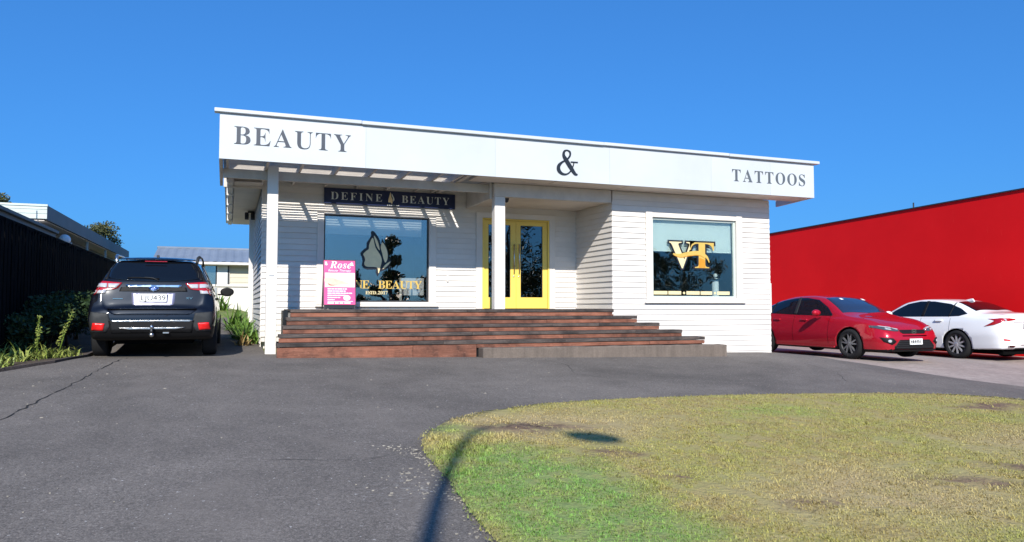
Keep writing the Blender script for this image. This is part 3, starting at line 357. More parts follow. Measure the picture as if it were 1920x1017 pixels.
def glyph_mesh(key, h, depth, xform, cap=0.455, grow=0.0):
    cu = bpy.data.curves.new("letter", 'CURVE'); cu.dimensions = '2D'; cu.fill_mode = 'BOTH'; cu.extrude = depth / 2 / (h / cap)
    cu.offset = grow; cu.resolution_u = 5
    for sp in GLYPH[key]:
        s = cu.splines.new('BEZIER'); s.bezier_points.add(len(sp) - 1); s.use_cyclic_u = True
        for b, q in zip(s.bezier_points, sp):
            b.handle_left_type = b.handle_right_type = 'FREE'
            b.handle_left = (q[0], q[1], 0); b.co = (q[2], q[3], 0); b.handle_right = (q[4], q[5], 0)
    o = bpy.data.objects.new("letter", cu); COL.objects.link(o)
    me = bpy.data.meshes.new_from_object(o.evaluated_get(bpy.context.evaluated_depsgraph_get()))
    bpy.data.objects.remove(o); bpy.data.curves.remove(cu)
    me.transform(xform @ Matrix.Scale(h / cap, 4)); me.update(); return me

def gw(key):
    xs = [q[2] for s in GLYPH[key] for q in s]; return min(xs), max(xs)

UPRIGHT = Matrix.Rotation(math.radians(90), 4, 'X')     # letters stand up, facing -Y
def serif_word(word, x0, x1, z, h, y, mat, parent, depth=0.012, name="letter", grow=0.0, kx=None):
    """Letters spread evenly from x0 to x1, baseline z, facing the street; each one an object."""
    s = h / 0.455; keys = list(word)
    wid = [(gw(k)[1] - gw(k)[0]) * s if k != ' ' else 0.6 * h for k in keys]
    gap = (x1 - x0 - sum(wid)) / max(1, len(keys) - 1); x = x0
    for k, w in zip(keys, wid):
        if k != ' ':
            me = glyph_mesh(k, h, depth, Matrix.Translation((x - gw(k)[0] * s, y, z)) @ UPRIGHT, grow=grow)
            link(name, me, mat, parent)
        x += w + gap

def plain_word(body, h, xform, mat, parent, name="lettering", depth=0.002, width=None, local=False, shear=0.0):
    cu = bpy.data.curves.new("t", 'FONT'); cu.body = body; cu.size = 1.0; cu.extrude = depth / 2; cu.align_x = 'CENTER'; cu.shear = shear
    o = bpy.data.objects.new("t", cu); COL.objects.link(o)
    me = bpy.data.meshes.new_from_object(o.evaluated_get(bpy.context.evaluated_depsgraph_get()))
    bpy.data.objects.remove(o); bpy.data.curves.remove(cu)
    co = np.array([v.co for v in me.vertices])
    sx = h / 0.73
    if width: sx = width / (co[:, 0].max() - co[:, 0].min())
    me.transform(xform @ Matrix.Diagonal((sx, h / 0.73, 1, 1))); me.update()
    return link(name, me, mat, parent, local)

def flat_shape(name, P, y, depth, mat, parent):
    """Outline in (x, z), a thin solid facing the street, its face at y."""
    from mathutils.geometry import tessellate_polygon
    n = len(P); vs = [(p[0], y, p[1]) for p in P] + [(p[0], y + depth, p[1]) for p in P]
    tri = tessellate_polygon([[Vector((p[0], p[1], 0)) for p in P]])
    fs = [tuple(t) for t in tri] + [tuple(n + i for i in t[::-1]) for t in tri] + [(i, (i + 1) % n, n + (i + 1) % n, n + i) for i in range(n)]
    bm = bmesh.new(); bv = [bm.verts.new(v) for v in vs]
    for f in fs:
        try: bm.faces.new([bv[i] for i in f])
        except ValueError: pass
    return link(name, from_bm(name, bm), mat, parent)

def stroke(name, P, W, y, depth, mat, parent, lift=0.0):
    """A pen stroke of changing width through P (x, z), facing the street."""
    P = smooth_line(P, 8); W = [w[0] for w in smooth_line([(w,) for w in W], 8)]
    bm = bmesh.new(); prev = None; n = len(P)
    for i, (p, w) in enumerate(zip(P, W)):
        q0, q1 = P[max(i - 1, 0)], P[min(i + 1, n - 1)]
        d = Vector((q1[0] - q0[0], q1[1] - q0[1])).normalized(); nx, nz = -d.y * w / 2, d.x * w / 2
        yy = y - lift * i / n
        ring = [bm.verts.new(v) for v in ((p[0] + nx, yy, p[1] + nz), (p[0] - nx, yy, p[1] - nz), (p[0] - nx, yy + depth, p[1] - nz), (p[0] + nx, yy + depth, p[1] + nz))]
        if prev:
            for k in range(4): bm.faces.new((prev[k], prev[(k + 1) % 4], ring[(k + 1) % 4], ring[k]))
        else: bm.faces.new(ring[::-1])
        prev = ring
    bm.faces.new(prev); return link(name, from_bm(name, bm), mat, parent)

# ------------------------------------------------------------------ ground materials
def mat_asphalt():
    t = NT('asphalt'); v = t.obj
    big = t.noise(v, 0.35, 5, 0.6, 0.6); mid = t.noise(v, 2.2, 5, 0.65); fine = t.noise(v, 95, 3, 0.7); spk = t.noise(v, 34, 2, 0.5)
    c = t.ramp(fine, [(0.30, (0.060, 0.051, 0.044)), (0.52, (0.136, 0.119, 0.104)), (0.72, (0.226, 0.198, 0.174))])
    c = t.mix(1.0, c, t.ramp(big, [(0.30, 0.70), (0.5, 1.0), (0.70, 1.22)]), 'MULTIPLY')
    c = t.mix(1.0, c, t.ramp(mid, [(0.30, 0.84), (0.7, 1.12)]), 'MULTIPLY')
    grit = t.noise(v, 36, 5, 0.75); c = t.mix(1.0, c, t.ramp(grit, [(0.34, 0.66), (0.5, 1.0), (0.66, 1.38)]), 'MULTIPLY')
    wear = t.noise(t.mapping(v, (1.0, 0.45, 1)), 0.9, 6, 0.7, 0.8); c = t.mix(t.ramp(wear, [(0.52, 0.0), (0.70, 0.55)]), c, (0.165, 0.142, 0.122))
    c = t.mix(t.ramp(spk, [(0.705, 0.0), (0.74, 0.85)]), c, (0.46, 0.44, 0.42))
    # bare, crumbled surface near the corner of the lawn
    vm = t.n.new("ShaderNodeVectorMath"); vm.operation = 'DISTANCE'; vm.inputs[1].default_value = (1.35, 5.2, -0.42); t.link(v, vm.inputs[0])
    near = t.ramp(vm.outputs["Value"], [(0.0, 1.0), (0.75, 0.0)])
    cr = t.noise(t.mapping(v, (1, 2.2, 1)), 11, 6, 0.75, 1.2); crm = t.ramp(cr, [(0.58, 0.0), (0.63, 0.75)])
    c = t.mix(t.mix(1.0, near, crm, 'MULTIPLY'), c, (0.36, 0.35, 0.33))
    t.bump(fine, 0.55, 0.006); t.set(c, 0.88); return t.m

def mat_concrete(name, col, sc=1.0):
    t = NT(name); v = t.obj
    a = t.noise(v, 0.8 * sc, 6, 0.65); b = t.noise(v, 60, 3); s = t.noise(t.mapping(v, (6, 6, 0.7)), 1.3, 5, 0.7)
    c = t.ramp(a, [(0.3, tuple(x * 0.78 for x in col)), (0.7, tuple(x * 1.12 for x in col))])
    c = t.mix(1.0, c, t.ramp(b, [(0.3, 0.82), (0.7, 1.12)]), 'MULTIPLY')
    c = t.mix(1.0, c, t.ramp(s, [(0.3, 0.72), (0.6, 1.05)]), 'MULTIPLY')
    t.bump(b, 0.4, 0.004); t.set(c, 0.85); return t.m

def mat_lawn(name, blade):
    t = NT(name); v = t.obj
    def spot(c, r0, r1, sc=(1, 1, 0)):
        mp = t.n.new("ShaderNodeMapping"); mp.inputs["Scale"].default_value = sc
        wob = t.n.new("ShaderNodeTexNoise"); wob.inputs["Scale"].default_value = 1.7; wob.inputs["Detail"].default_value = 4; t.link(v, wob.inputs["Vector"])
        ad = t.n.new("ShaderNodeVectorMath"); ad.operation = 'MULTIPLY_ADD'; ad.inputs[1].default_value = (0.9, 0.9, 0.0)
        t.link(wob.outputs["Color"], ad.inputs[0]); t.link(v, ad.inputs[2]); t.link(ad.outputs[0], mp.inputs["Vector"])
        vm = t.n.new("ShaderNodeVectorMath"); vm.operation = 'DISTANCE'; vm.inputs[1].default_value = ((c[0] + .45) * sc[0], (c[1] + .45) * sc[1], 0)
        t.link(mp.outputs[0], vm.inputs[0]); return t.ramp(vm.outputs["Value"], [(r0, 1.0), (r1, 0.0)])
    n1 = t.noise(v, 0.9, 5, 0.6, 0.4); n2 = t.noise(v, 4.5, 5, 0.7); n3 = t.noise(v, 21, 3, 0.6); n4 = t.noise(v, 130, 2)
    k = 1.0
    c = t.ramp(n2, [(0.28, (0.24, 0.185, 0.072)), (0.45, (0.37, 0.305, 0.105)), (0.58, (0.33, 0.31, 0.082)), (0.75, (0.50, 0.41, 0.185))])
    c = t.mix(t.ramp(n1, [(0.50, 0.0), (0.72, 0.6)]), c, (0.29, 0.33, 0.075))
    green = t.ramp(n3, [(0.3, (0.105, 0.225, 0.040)), (0.7, (0.205, 0.37, 0.085))])
    c = t.mix(t.mix(1.0, spot((2.1, 4.75), 0.55, 1.0, (1, 0.55, 0)), t.ramp(n2, [(0.36, 0.55), (0.55, 1.0)]), 'MULTIPLY'), c, green)
    for q, r0, r1, sc in (((2.95, 6.95), .3, .95, (.5, 1, 0)), ((4.6, 4.3), .2, 1.1, (.6, 1, 0)), ((8.0, 5.2), .2, .9, (.5, 1, 0))): c = t.mix(t.mix(1.0, spot(q, r0, r1, sc), t.ramp(n2, [(0.35, 0.25), (0.55, 0.9)]), 'MULTIPLY'), c, (0.44, 0.34, 0.175))
    c = t.mix(t.mix(1.0, spot((6.0, 7.15), 0.05, 0.55, (0.55, 1.2, 0)), t.ramp(n2, [(0.38, 0.1), (0.6, 0.8)]), 'MULTIPLY'), c, (0.24, 0.36, 0.06))
    c = t.mix(spot((1.95, 6.9), 0.1, 0.42), c, (0.27, 0.34, 0.09))
    if blade:
        a = t.n.new("ShaderNodeAttribute"); a.attribute_name = "tint"; a.attribute_type = 'GEOMETRY'
        c = t.mix(1.0, c, t.ramp(a.outputs["Fac"], [(0.0, (0.72, 0.72, 0.68)), (0.55, 1.0), (1.0, (1.30, 1.24, 1.15))]), 'MULTIPLY')
        t.set(c, 0.75, Specular_IOR_Level=0.2)
    else:
        soil = t.ramp(n3, [(0.3, (0.085, 0.048, 0.028)), (0.7, (0.24, 0.155, 0.095))])
        c = t.mix(0.35, c, (0.27, 0.20, 0.10))
        for cc, r0, r1, sc in SOIL: c = t.mix(t.mix(1.0, spot(cc, r0, r1, sc), t.ramp(n2, [(0.40, 0.1), (0.50, 1.0)]), 'MULTIPLY'), c, soil)
        c = t.mix(1.0, c, t.ramp(n4, [(0.3, 0.7), (0.7, 1.2)]), 'MULTIPLY')
        t.bump(n3, 0.8, 0.03); t.set(c, 0.95)
    return t.m

def mat_rough_grass(name, col):
    t = NT(name); a = t.noise(t.obj, 1.1, 6, 0.65); b = t.noise(t.obj, 24, 3)
    c = t.ramp(a, [(0.3, tuple(x * 0.6 for x in col)), (0.7, tuple(x * 1.3 for x in col))])
    c = t.mix(1.0, c, t.ramp(b, [(0.3, 0.6), (0.7, 1.3)]), 'MULTIPLY'); t.bump(b, 0.8, 0.03); t.set(c, 0.95); return t.m

# patches of bare soil in the lawn: centre, inner and outer radius, stretch
_r = random.Random(4)
SOIL = [((2.75, 6.75), 0.12, 0.50, (0.55, 1.5, 0)), ((3.1, 5.75), 0.05, 0.30, (0.8, 1.2, 0)), ((3.2, 4.95), 0.02, 0.22, (1, 1.4, 0)),
        ((9.3, 6.9), 0.15, 0.5, (0.5, 1.6, 0)), ((10.3, 6.4), 0.2, 0.5, (0.5, 1.4, 0)), ((5.6, 4.3), 0.05, 0.3, (0.6, 1.2, 0)), ((3.9, 4.2), 0.05, 0.25, (0.7, 1.2, 0)), ((6.6, 4.6), 0.05, 0.3, (0.5, 1.3, 0))]
MT['asphalt'] = mat_asphalt()
MT['concrete'] = mat_concrete('concrete_paving', (0.36, 0.298, 0.262))
MT['concrete_step'] = mat_concrete('rough_concrete', (0.165, 0.130, 0.105), 2)
MT['lawn'] = mat_lawn('lawn_soil', False)
MT['blade'] = mat_lawn('lawn_blades', True)
MT['verge'] = mat_rough_grass('verge_grass', (0.15, 0.17, 0.05))
MT['back_grass'] = mat_rough_grass('yard_grass', (0.20, 0.24, 0.06))
MT['soil'] = mat_rough_grass('bed_soil', (0.09, 0.065, 0.045))
MT['crack'] = plain('crack_black', (0.012, 0.012, 0.012), 0.95)
MT['kerb'] = mat_concrete('kerb_concrete', (0.30, 0.27, 0.225), 2)

# ------------------------------------------------------------------ ground
def build_ground():
    # one sheet to the horizon, finer near by
    xs = sorted(set([-900, -400, -150, -70, -35, -20, -12, -8, -6, -5] + [round(-4 + .5 * i, 2) for i in range(50)] + [22, 25, 30, 45, 70, 150, 400, 900]))
    ys = sorted(set([-900, -300, -100, -50, -30, -20, -12, -6, -3] + [round(.5 * i, 2) for i in range(62)] + [33, 36, 40, 50, 70, 120, 300, 900]))
    vs = [(x, y, gz(x, y) - 0.04) for y in ys for x in xs]; n = len(xs)
    fs = [(j * n + i, j * n + i + 1, (j + 1) * n + i + 1, (j + 1) * n + i) for j in range(len(ys) - 1) for i in range(n - 1)]
    struct(link('ground', mesh('ground', vs, fs, True), MT['verge']))
    # tar-sealed forecourt and drive
    P = [(-2.75, -1.5), (-2.55, 8.6), (-2.72, 11.2), (-2.25, 12.1), (-2.0, 13.2), (-1.95, 16.0), (-1.7, 22.8), (0.05, 23.2), (0.45, 18.0), (0.62, 15.6), (0.62, 14.2), (7.5, 14.2), (12.05, 14.6), (11.55, 13.2), (11.45, 11.6), (11.95, 10.1), (12.65, 8.7), (13.7, 6.6), (15.5, 2.0), (16.5, -1.5)]
    fc = struct(sheet('forecourt', P, 0.006, MT['asphalt'], 0.7))
    # footpath, street and far verge, behind the camera but mirrored in the windows
    struct(sheet('footpath', [(-60, -1.5), (60, -1.5), (60, -3.2), (-60, -3.2)], 0.010, MT['concrete'], 6))
    struct(sheet('street', [(-90, -6.2), (90, -6.2), (90, -16), (-90, -16)], 0.008, MT['asphalt'], 8))
    # concrete car park on the right
    Q = [(11.6, 14.6), (11.2, 13.2), (11.1, 11.6), (11.6, 10.0), (12.3, 8.6), (13.4, 6.5), (15.7, 2.9), (24, 3), (24, 33), (11.3, 33), (11.3, 14.7)]
    struct(sheet('car_park', Q, -0.012, MT['concrete'], 0.8))
    # cracks in the tar seal
    def crack(P, w, seed, dz=0.011):
        r = random.Random(seed); pts = []
        for a, b in zip(P[:-1], P[1:]):
            m = max(2, int(math.dist(a, b) / 0.12))
            for i in range(m): pts.append((a[0] + (b[0] - a[0]) * i / m + r.uniform(-.02, .02), a[1] + (b[1] - a[1]) * i / m + r.uniform(-.02, .02)))
        pts.append(P[-1]); vs = []; fs = []
        for i, p in enumerate(pts):
            q = pts[min(i + 1, len(pts) - 1)]; o = pts[max(i - 1, 0)]; d = Vector((q[0] - o[0], q[1] - o[1])).normalized()
            ww = w * r.uniform(0.15, 1.0)
            for s in (-1, 1):
                x, y = p[0] - d.y * s * ww, p[1] + d.x * s * ww; vs.append((x, y, gz(x, y) + dz))
            if i: fs.append((2 * i - 2, 2 * i - 1, 2 * i + 1, 2 * i))
        link('crack', mesh('crack', vs, fs), MT['crack'], fc)
    crack([(-2.0, 7.6), (-1.95, 8.1), (-1.77, 9.66), (-1.62, 11.2), (-1.44, 12.8)], 0.010, 1)
    crack([(5.4, 9.6), (5.0, 10.4), (5.3, 11.3), (5.2, 12.0)], 0.004, 3)
    crack([(9.2, 9.2), (9.9, 10.1), (10.2, 11.2)], 0.004, 4)
    crack([(0.3, 6.2), (1.0, 6.05), (1.55, 6.25)], 0.004, 5)

LAWN = smooth_line([(1.50, 3.2), (1.46, 4.15), (1.50, 4.85), (1.55, 5.5), (1.58, 6.2), (1.68, 6.65), (1.86, 6.97), (2.15, 7.32), (2.54, 7.62), (3.18, 7.9), (4.05, 8.09), (5.2, 8.17), (6.47, 8.18), (7.8, 8.1), (9.06, 7.94), (9.95, 7.65), (10.6, 7.1), (11.8, 5.4), (13.2, 2.5), (13.0, -0.6), (8, -1.2), (3, -0.9), (1.7, 0.8)], 5, True)

def build_lawn():
    r = random.Random(3)
    P = [(x + r.uniform(-.025, .025), y + r.uniform(-.025, .025)) for x, y in LAWN]
    struct(sheet('lawn', P, 0.035, MT['lawn'], 0.3, skirt=0.06))
    # thin pale strip of broken edging along the far side
    rng = np.random.default_rng(5)
    Pa = np.array(LAWN)
    def inside(x, y):
        res = np.zeros(len(x), bool); j = len(Pa) - 1
        for i in range(len(Pa)):
            xi, yi = Pa[i]; xj, yj = Pa[j]
            c = ((yi > y) != (yj > y)); d = (xj - xi) * (y - yi) / (yj - yi + 1e-12) + xi
            res ^= c & (x < d); j = i
        return res
    def value_noise(x, y, f, seed):
        g = np.random.default_rng(seed).random((64, 64)); u, w = x * f + 100, y * f + 100
        i, j = np.floor(u).astype(int), np.floor(w).astype(int); a, b = u - i, w - j; a = a * a * (3 - 2 * a); b = b * b * (3 - 2 * b)
        G = lambda p, q: g[p % 64, q % 64]
        return (G(i, j) * (1 - a) + G(i + 1, j) * a) * (1 - b) + (G(i, j + 1) * (1 - a) + G(i + 1, j + 1) * a) * b
    parts = []
    for (x0, x1, y0, y1, n) in ((1.2, 6.8, 3.0, 5.2, 75000), (1.2, 8.6, 5.2, 6.6, 52000), (1.2, 11, 6.6, 8.4, 62000), (6.8, 12.5, 2.8, 5.2, 38000), (8.6, 12.5, 5.2, 6.6, 20000)):
        parts.append(np.stack([rng.uniform(x0, x1, n), rng.uniform(y0, y1, n)], 1))
    q = np.concatenate(parts); x, y = q[:, 0], q[:, 1]
    # ragged tufts just past the edge
    m = inside(x + rng.normal(0, .025, len(x)), y + rng.normal(0, .025, len(x)))
    bare = np.zeros(len(x))
    for c, r0, r1, sc in SOIL:
        ox, oy = (value_noise(x, y, 2.6, 31) - .5) * 1.0 + (value_noise(x, y, 8.0, 32) - .5) * .5, (value_noise(x, y, 3.1, 33) - .5) * .6 + (value_noise(x, y, 9.0, 34) - .5) * .4; d = np.hypot((x - c[0] + ox) * sc[0], (y - c[1] + oy) * sc[1]); bare = np.maximum(bare, np.clip((r1 - d) / (r1 - r0), 0, 1))
    nz = value_noise(x, y, 3.1, 1) * .5 + value_noise(x, y, 11.0, 2) * .5
    m &= rng.random(len(x)) > np.clip(bare * 1.6, 0, 1) * (0.35 + 1.5 * nz)
    m &= nz > 0.27
    x, y, nz = x[m], y[m], nz[m]; n = len(x)
    lush = np.clip(1.25 - np.hypot((x - 2.05), (y - 4.95) * .62), 0, 1)
    L = (0.011 + 0.014 * rng.random(n)) * (0.75 + 0.6 * nz) * (1 + .25 * lush); w = 0.0035 + 0.0035 * rng.random(n)
    az = rng.uniform(0, 2 * np.pi, n); lean = rng.uniform(0.75, 1.5, n)
    z = np.array([gz(a, b) for a, b in zip(x, y)]) + 0.030
    # longer tufts here and there, most of them along the ragged left edge
    tuft = (value_noise(x, y, 7.0, 5) > .90) | ((value_noise(x, y, 5.0, 6) > .55) & (y > 5.6) & (x < 2.6 + .3 * np.sin(9 * y)) & (y < 7.7))
    L = np.where(tuft, L * rng.uniform(1.1, 1.8, n), L); lean = np.where(tuft, lean * .75, lean); w = np.where(tuft, w * 1.15, w)
    px, py = -np.sin(az) * w, np.cos(az) * w
    tx, ty, tz = x + np.cos(az) * L * np.sin(lean), y + np.sin(az) * L * np.sin(lean), z + L * np.cos(lean) + 0.006
    V = np.empty((n, 3, 3), np.float32)
    V[:, 0] = np.stack([x - px, y - py, z], 1); V[:, 1] = np.stack([x + px, y + py, z], 1); V[:, 2] = np.stack([tx, ty, tz], 1)
    me = bpy.data.meshes.new('grass'); me.vertices.add(3 * n); me.vertices.foreach_set('co', V.ravel())
    me.loops.add(3 * n); me.loops.foreach_set('vertex_index', np.arange(3 * n, dtype=np.int32))
    me.polygons.add(n); me.polygons.foreach_set('loop_start', np.arange(0, 3 * n, 3, dtype=np.int32))
    me.update(calc_edges=True)
    at = me.attributes.new('tint', 'FLOAT', 'POINT'); at.data.foreach_set('value', np.repeat(rng.random(n) * .8 + .4 * (value_noise(x, y, 6.0, 8) - .3), 3).astype(np.float32))
    g = link('grass', me, MT['blade']); g["kind"] = "stuff"; g["label"] = "short patchy lawn grass, green at the near corner and dry elsewhere"; g["category"] = "grass"

def build_litter():
    """Chips of stone and dead leaf lying loose on the tar seal."""
    r = random.Random(77); V, F = [], []
    def chip(x, y, s):
        z = gz(x, y) + .0105; a0 = r.uniform(0, 6.28); k = len(V); m = r.choice((4, 5, 6))
        for i in range(m):
            a = a0 + 6.283 * i / m; q = s * r.uniform(.6, 1.2); V.append((x + math.cos(a) * q, y + math.sin(a) * q * .7, z + s * .25))
        for i in range(m):
            vx = V[k + i]; V.append((vx[0] + (vx[0] - x) * .2, vx[1] + (vx[1] - y) * .2, z - .004))
        F.append(tuple(range(k, k + m)))
        for i in range(m): F.append((k + i, k + m + i, k + m + (i + 1) % m, k + (i + 1) % m))
    for _ in range(230):
        x, y = r.uniform(-2.2, 11), r.uniform(4.0, 12.2)
        if not in_poly(x, y, LAWN): chip(x, y, r.uniform(.003, .008) * r.choice((1, 1, 1, 1, 2.0)))
    for _ in range(230):                                   # crumbling edge by the lawn's corner
        t = r.random(); y = r.uniform(4.2, 6.5); x = 1.54 - abs(r.gauss(0, .16)) * (1 + .8 * math.sin(y * 5))
        if not in_poly(x, y, LAWN): chip(x, y, r.uniform(.003, .008) * r.choice((1, 1, 1, 2)))
    for _ in range(500):                                   # broken edge along the far side
        i = r.randrange(40, 85); p = LAWN[i]; x, y = p[0] + r.gauss(0, .05), p[1] + abs(r.gauss(0, .03)) + .01
        if not in_poly(x, y, LAWN): chip(x, y, r.uniform(.003, .008))
    o = link('stone_chips', mesh('stone_chips', V, F), MT['kerb']); o["kind"] = "stuff"; o["label"] = "pale stone chips and leaf bits scattered over the tar seal"; o["category"] = "litter"

build_ground()
build_lawn()
build_litter()

# ------------------------------------------------------------------ the shop
YF, YW, YB = 13.0, 13.66, 15.38            # fascia, front wall and post line, recessed wall
XL, XI, XR = 0.60, 7.46, 11.47             # left corner, inside corner, right corner
DECK, SOF, PITCH = 0.84, 3.32, 0.115

shop = empty('shop_building', (6.0, 15.0, -0.1))
tag(shop, 'low white weatherboard shop with long lettered fascia and yellow double doors', 'building')

def board_profile(out, z0, z1):            # a bevel-back weatherboard seen from its end: (distance out, z)
    return [(0.0, z0), (0.029, z0), (0.008, z1), (0.0, z1)]

def clad(wall, axis, plane, sign, a0, a1, z0, z1, holes=(), joints=0):
    """Weatherboards over a wall. axis: the one the boards run along; sign: the way they face."""
    k = 0; z = z0; r = random.Random(int(plane * 100) + axis)
    while z < z1 - 0.02:
        zt = min(z + PITCH, z1); segs = [(a0, a1)]
        for h in holes:
            if h[2] < (z + zt) / 2 < h[3]:
                segs = [s for p, q in segs for s in ((p, min(q, h[0])), (max(p, h[1]), q)) if s[1] - s[0] > 0.02]
        out = []
        for p, q in segs:
            if joints and q - p > 2.5 and r.random() < 0.35:
                m = r.uniform(p + .8, q - .8); out += [(p, m - .0008), (m + .0008, q)]
            else: out.append((p, q))
        for p, q in out:
            w = r.uniform(-.0012, .0012)
            pr = [(plane + sign * (d + w * (d > 0)), zz) for d, zz in board_profile(1, z, zt + 0.004)]
            if axis == 0: prism('weatherboard', pr, 0, p, q, MT['white'], wall)
            else: prism('weatherboard', pr, 1, p, q, MT['white'], wall)
        z += PITCH; k += 1

def wall_with_hole(name, axis, plane, t, a0, a1, z0, z1, holes, mat):
    """Solid wall of thickness t behind the boards, one mesh, cut in vertical strips round its openings."""
    bm = bmesh.new(); cuts = sorted({a0, a1} | {h[0] for h in holes} | {h[1] for h in holes})
    for p, q in zip(cuts[:-1], cuts[1:]):
        spans = [(z0, z1)]
        for h in holes:
            if h[0] < (p + q) / 2 < h[1]: spans = [(z0, h[2]), (h[3], z1)]
        for s0, s1 in spans:
            if s1 - s0 < 1e-3: continue
            if axis == 0: bm_box(bm, p, q, plane, plane + t, s0, s1)
            else: bm_box(bm, plane, plane + t, p, q, s0, s1)
    return link(name, from_bm(name, bm), mat, shop)

def build_shell():
    # front wall on the right, with its window
    hF = (8.40, 10.56, 1.075, 2.80)
    w = wall_with_hole('front_wall', 0, YW + .001, 0.14, XI, XR, -0.28, SOF, [hF], MT['white'])
    clad(w, 0, YW, -1, XI - .002, XR + .02, -0.20, 3.315, [(8.24, 10.72, 0.965, 2.875)])
    # recessed wall with shop window and doors
    hB = (1.78, 3.97, 0.985, 2.77); hD = (5.165, 6.76, DECK - .3, 2.835)
    w = wall_with_hole('porch_wall', 0, YB + .001, 0.14, XL, XI, 0.2, 3.45, [hB, hD], MT['white'])
    clad(w, 0, YB, -1, XL - .02, XI - .03, 0.30, 3.44, [(1.645, 4.12, 0.93, 2.80), (5.02, 6.90, 0.5, 2.95)], 1)
    # return wall of the porch, facing the drive
    w = box('return_wall', XI + .001, XI + .14, YW + .14, YB + .3, 0.2, SOF, MT['white'], shop)
    clad(w, 1, XI, -1, YW - .022, YB - .02, DECK - .11, 3.08)
    box('corner_stop', XI - .035, XI, YB - .035, YB - .001, DECK + .02, 3.08, MT['white'], w)
    # side walls and rear
    w = box('drive_wall', XL + .001, XL + .14, YB + .14, 23.9, -0.2, 3.30, MT['white'], shop)
    clad(w, 1, XL, -1, YB - .022, 20.0, 0.05, 3.20)
    w = box('car_park_wall', XR - .14, XR - .001, YW + .14, 23.9, -0.4, 3.42, MT['white'], shop)
    clad(w, 1, XR, 1, YW - .022, 23.9, -0.28, 3.30)
    box('rear_wall', XL, XR, 23.9, 24.05, -0.3, 3.45, MT['white'], shop)
    # slim corner board half way up the right corner
    box('corner_board', XR + .004, XR + .045, YW - .032, YW - .004, 0.75, 1.42, MT['white'], shop)
    # inside: floor, partitions, ceiling
    box('floor', XL + .15, XR - .15, YB + .15, 23.8, DECK - .12, DECK - .01, MT['room_floor'], shop)
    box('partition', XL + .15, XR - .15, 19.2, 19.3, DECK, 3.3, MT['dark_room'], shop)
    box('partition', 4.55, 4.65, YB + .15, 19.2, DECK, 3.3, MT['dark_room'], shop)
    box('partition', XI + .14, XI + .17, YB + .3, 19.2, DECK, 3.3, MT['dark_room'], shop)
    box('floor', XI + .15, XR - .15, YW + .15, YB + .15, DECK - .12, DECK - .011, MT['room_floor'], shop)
    # roofs
    rf = box('roof', -.12, XR + .05, 14.64, 24.3, 3.455, 3.60, MT['grey_metal'], shop)
    box('roof', 4.245, XR + .02, 13.06, 14.63, 3.42, 3.60, MT['grey_metal'], shop)
    # ceiling of the porch and soffits
    box('porch_ceiling', 4.84, XI - .001, YW + .13, YB - .001, 3.085, 3.12, MT['soffit'], shop)
    sof = box('soffit', 4.30, 12.19, 13.035, YW - .026, SOF, SOF + .03, MT['soffit'], shop)
    for x in (5.9, 7.5, 9.1, 10.7):
        box('cover_strip', x - .015, x + .015, 13.04, YW - .03, SOF - .008, SOF - .001, MT['soffit'], sof)
    sl = box('soffit', 0.06, XL - .026, YB - .5, 22.4, 3.235, 3.26, MT['soffit'], shop)
    gt = prism('gutter', [(-.06, 3.25), (-.05, 3.23), (.03, 3.225), (.05, 3.25), (.05, 3.36), (-.07, 3.36)], 1, YB - .45, 22.5, MT['white'], shop)
    for y in (16.4, 18.0, 19.6, 21.2): box('bracket', -.08, .06, y, y + .03, 3.20, 3.37, MT['white'], gt)
    box('end_board', 0.46, XL - .03, 20.0, 20.06, 0.25, 3.23, MT['white'], shop)
    # fascia: panels butted along the front, capped
    bm = bmesh.new(); bm_box(bm, -.17, 12.19, YF + .024, YF + .06, SOF + .02, 4.06)
    fas = link('fascia', from_bm('fascia', bm), MT['grey_metal'], shop)
    cuts = [-.19, 2.21, 4.63, 7.05, 9.47, 11.0, 12.21]
    for i, (a, b) in enumerate(zip(cuts[:-1], cuts[1:])):
        box('fascia_panel', a + .0012, b - .0012, YF - (.0008 if i % 2 else 0), YF + .022, SOF, 4.075, MT['fascia'], fas, 0.001)
    for a, b, d in ((-.275, 2.13, 0), (2.13, 6.9, .006), (6.9, 9.9, .002), (9.9, 12.33, .008)):
        box('cap_flashing', a + .002, b - .002, YF - .055 - d, YF + .10, 4.088 - d, 4.150 - d, MT['fascia'], fas, 0.006)
    # short return boards at both ends
    prism('return_board', [(YF + .024, SOF - .0), (14.2, SOF - .05), (14.2, 3.62), (YF + .024, 4.06)], 0, 12.16, 12.21, MT['rafter'], shop)
    prism('return_board', [(YF + .024, SOF), (14.9, 3.16), (14.9, 3.58), (YF + .024, 4.06)], 0, -.19, -.14, MT['rafter'], shop)
    # lettering on the fascia
    serif_word('BEAUTY', 0.03, 1.95, 3.58, 0.30, YF - .006, MT['letter'], fas, 0.012, grow=-0.008)
    serif_word('TATTOOS', 9.99, 11.955, 3.572, 0.255, YF - .006, MT['letter_grey'], fas, 0.012, grow=-0.007)
    # ampersand, one pen stroke with serifs
    A = lambda u, v: (5.905 + u * .44, 3.455 + v * .485)
    y0 = YF - .014
    stroke('ampersand', [A(.98, .03), A(.84, .06), A(.62, .32), A(.42, .58), A(.30, .76), A(.33, .93), A(.46, .985), A(.60, .92), A(.60, .77), A(.44, .60), A(.22, .49), A(.06, .33), A(.06, .15), A(.22, .025), A(.42, .015), A(.60, .12), A(.74, .33), A(.80, .52)],
           [.02, .06, .085, .085, .062, .040, .022, .038, .034, .026, .036, .066, .074, .046, .026, .022, .020, .020], y0, .010, MT['letter_black'], fas, 0.004)
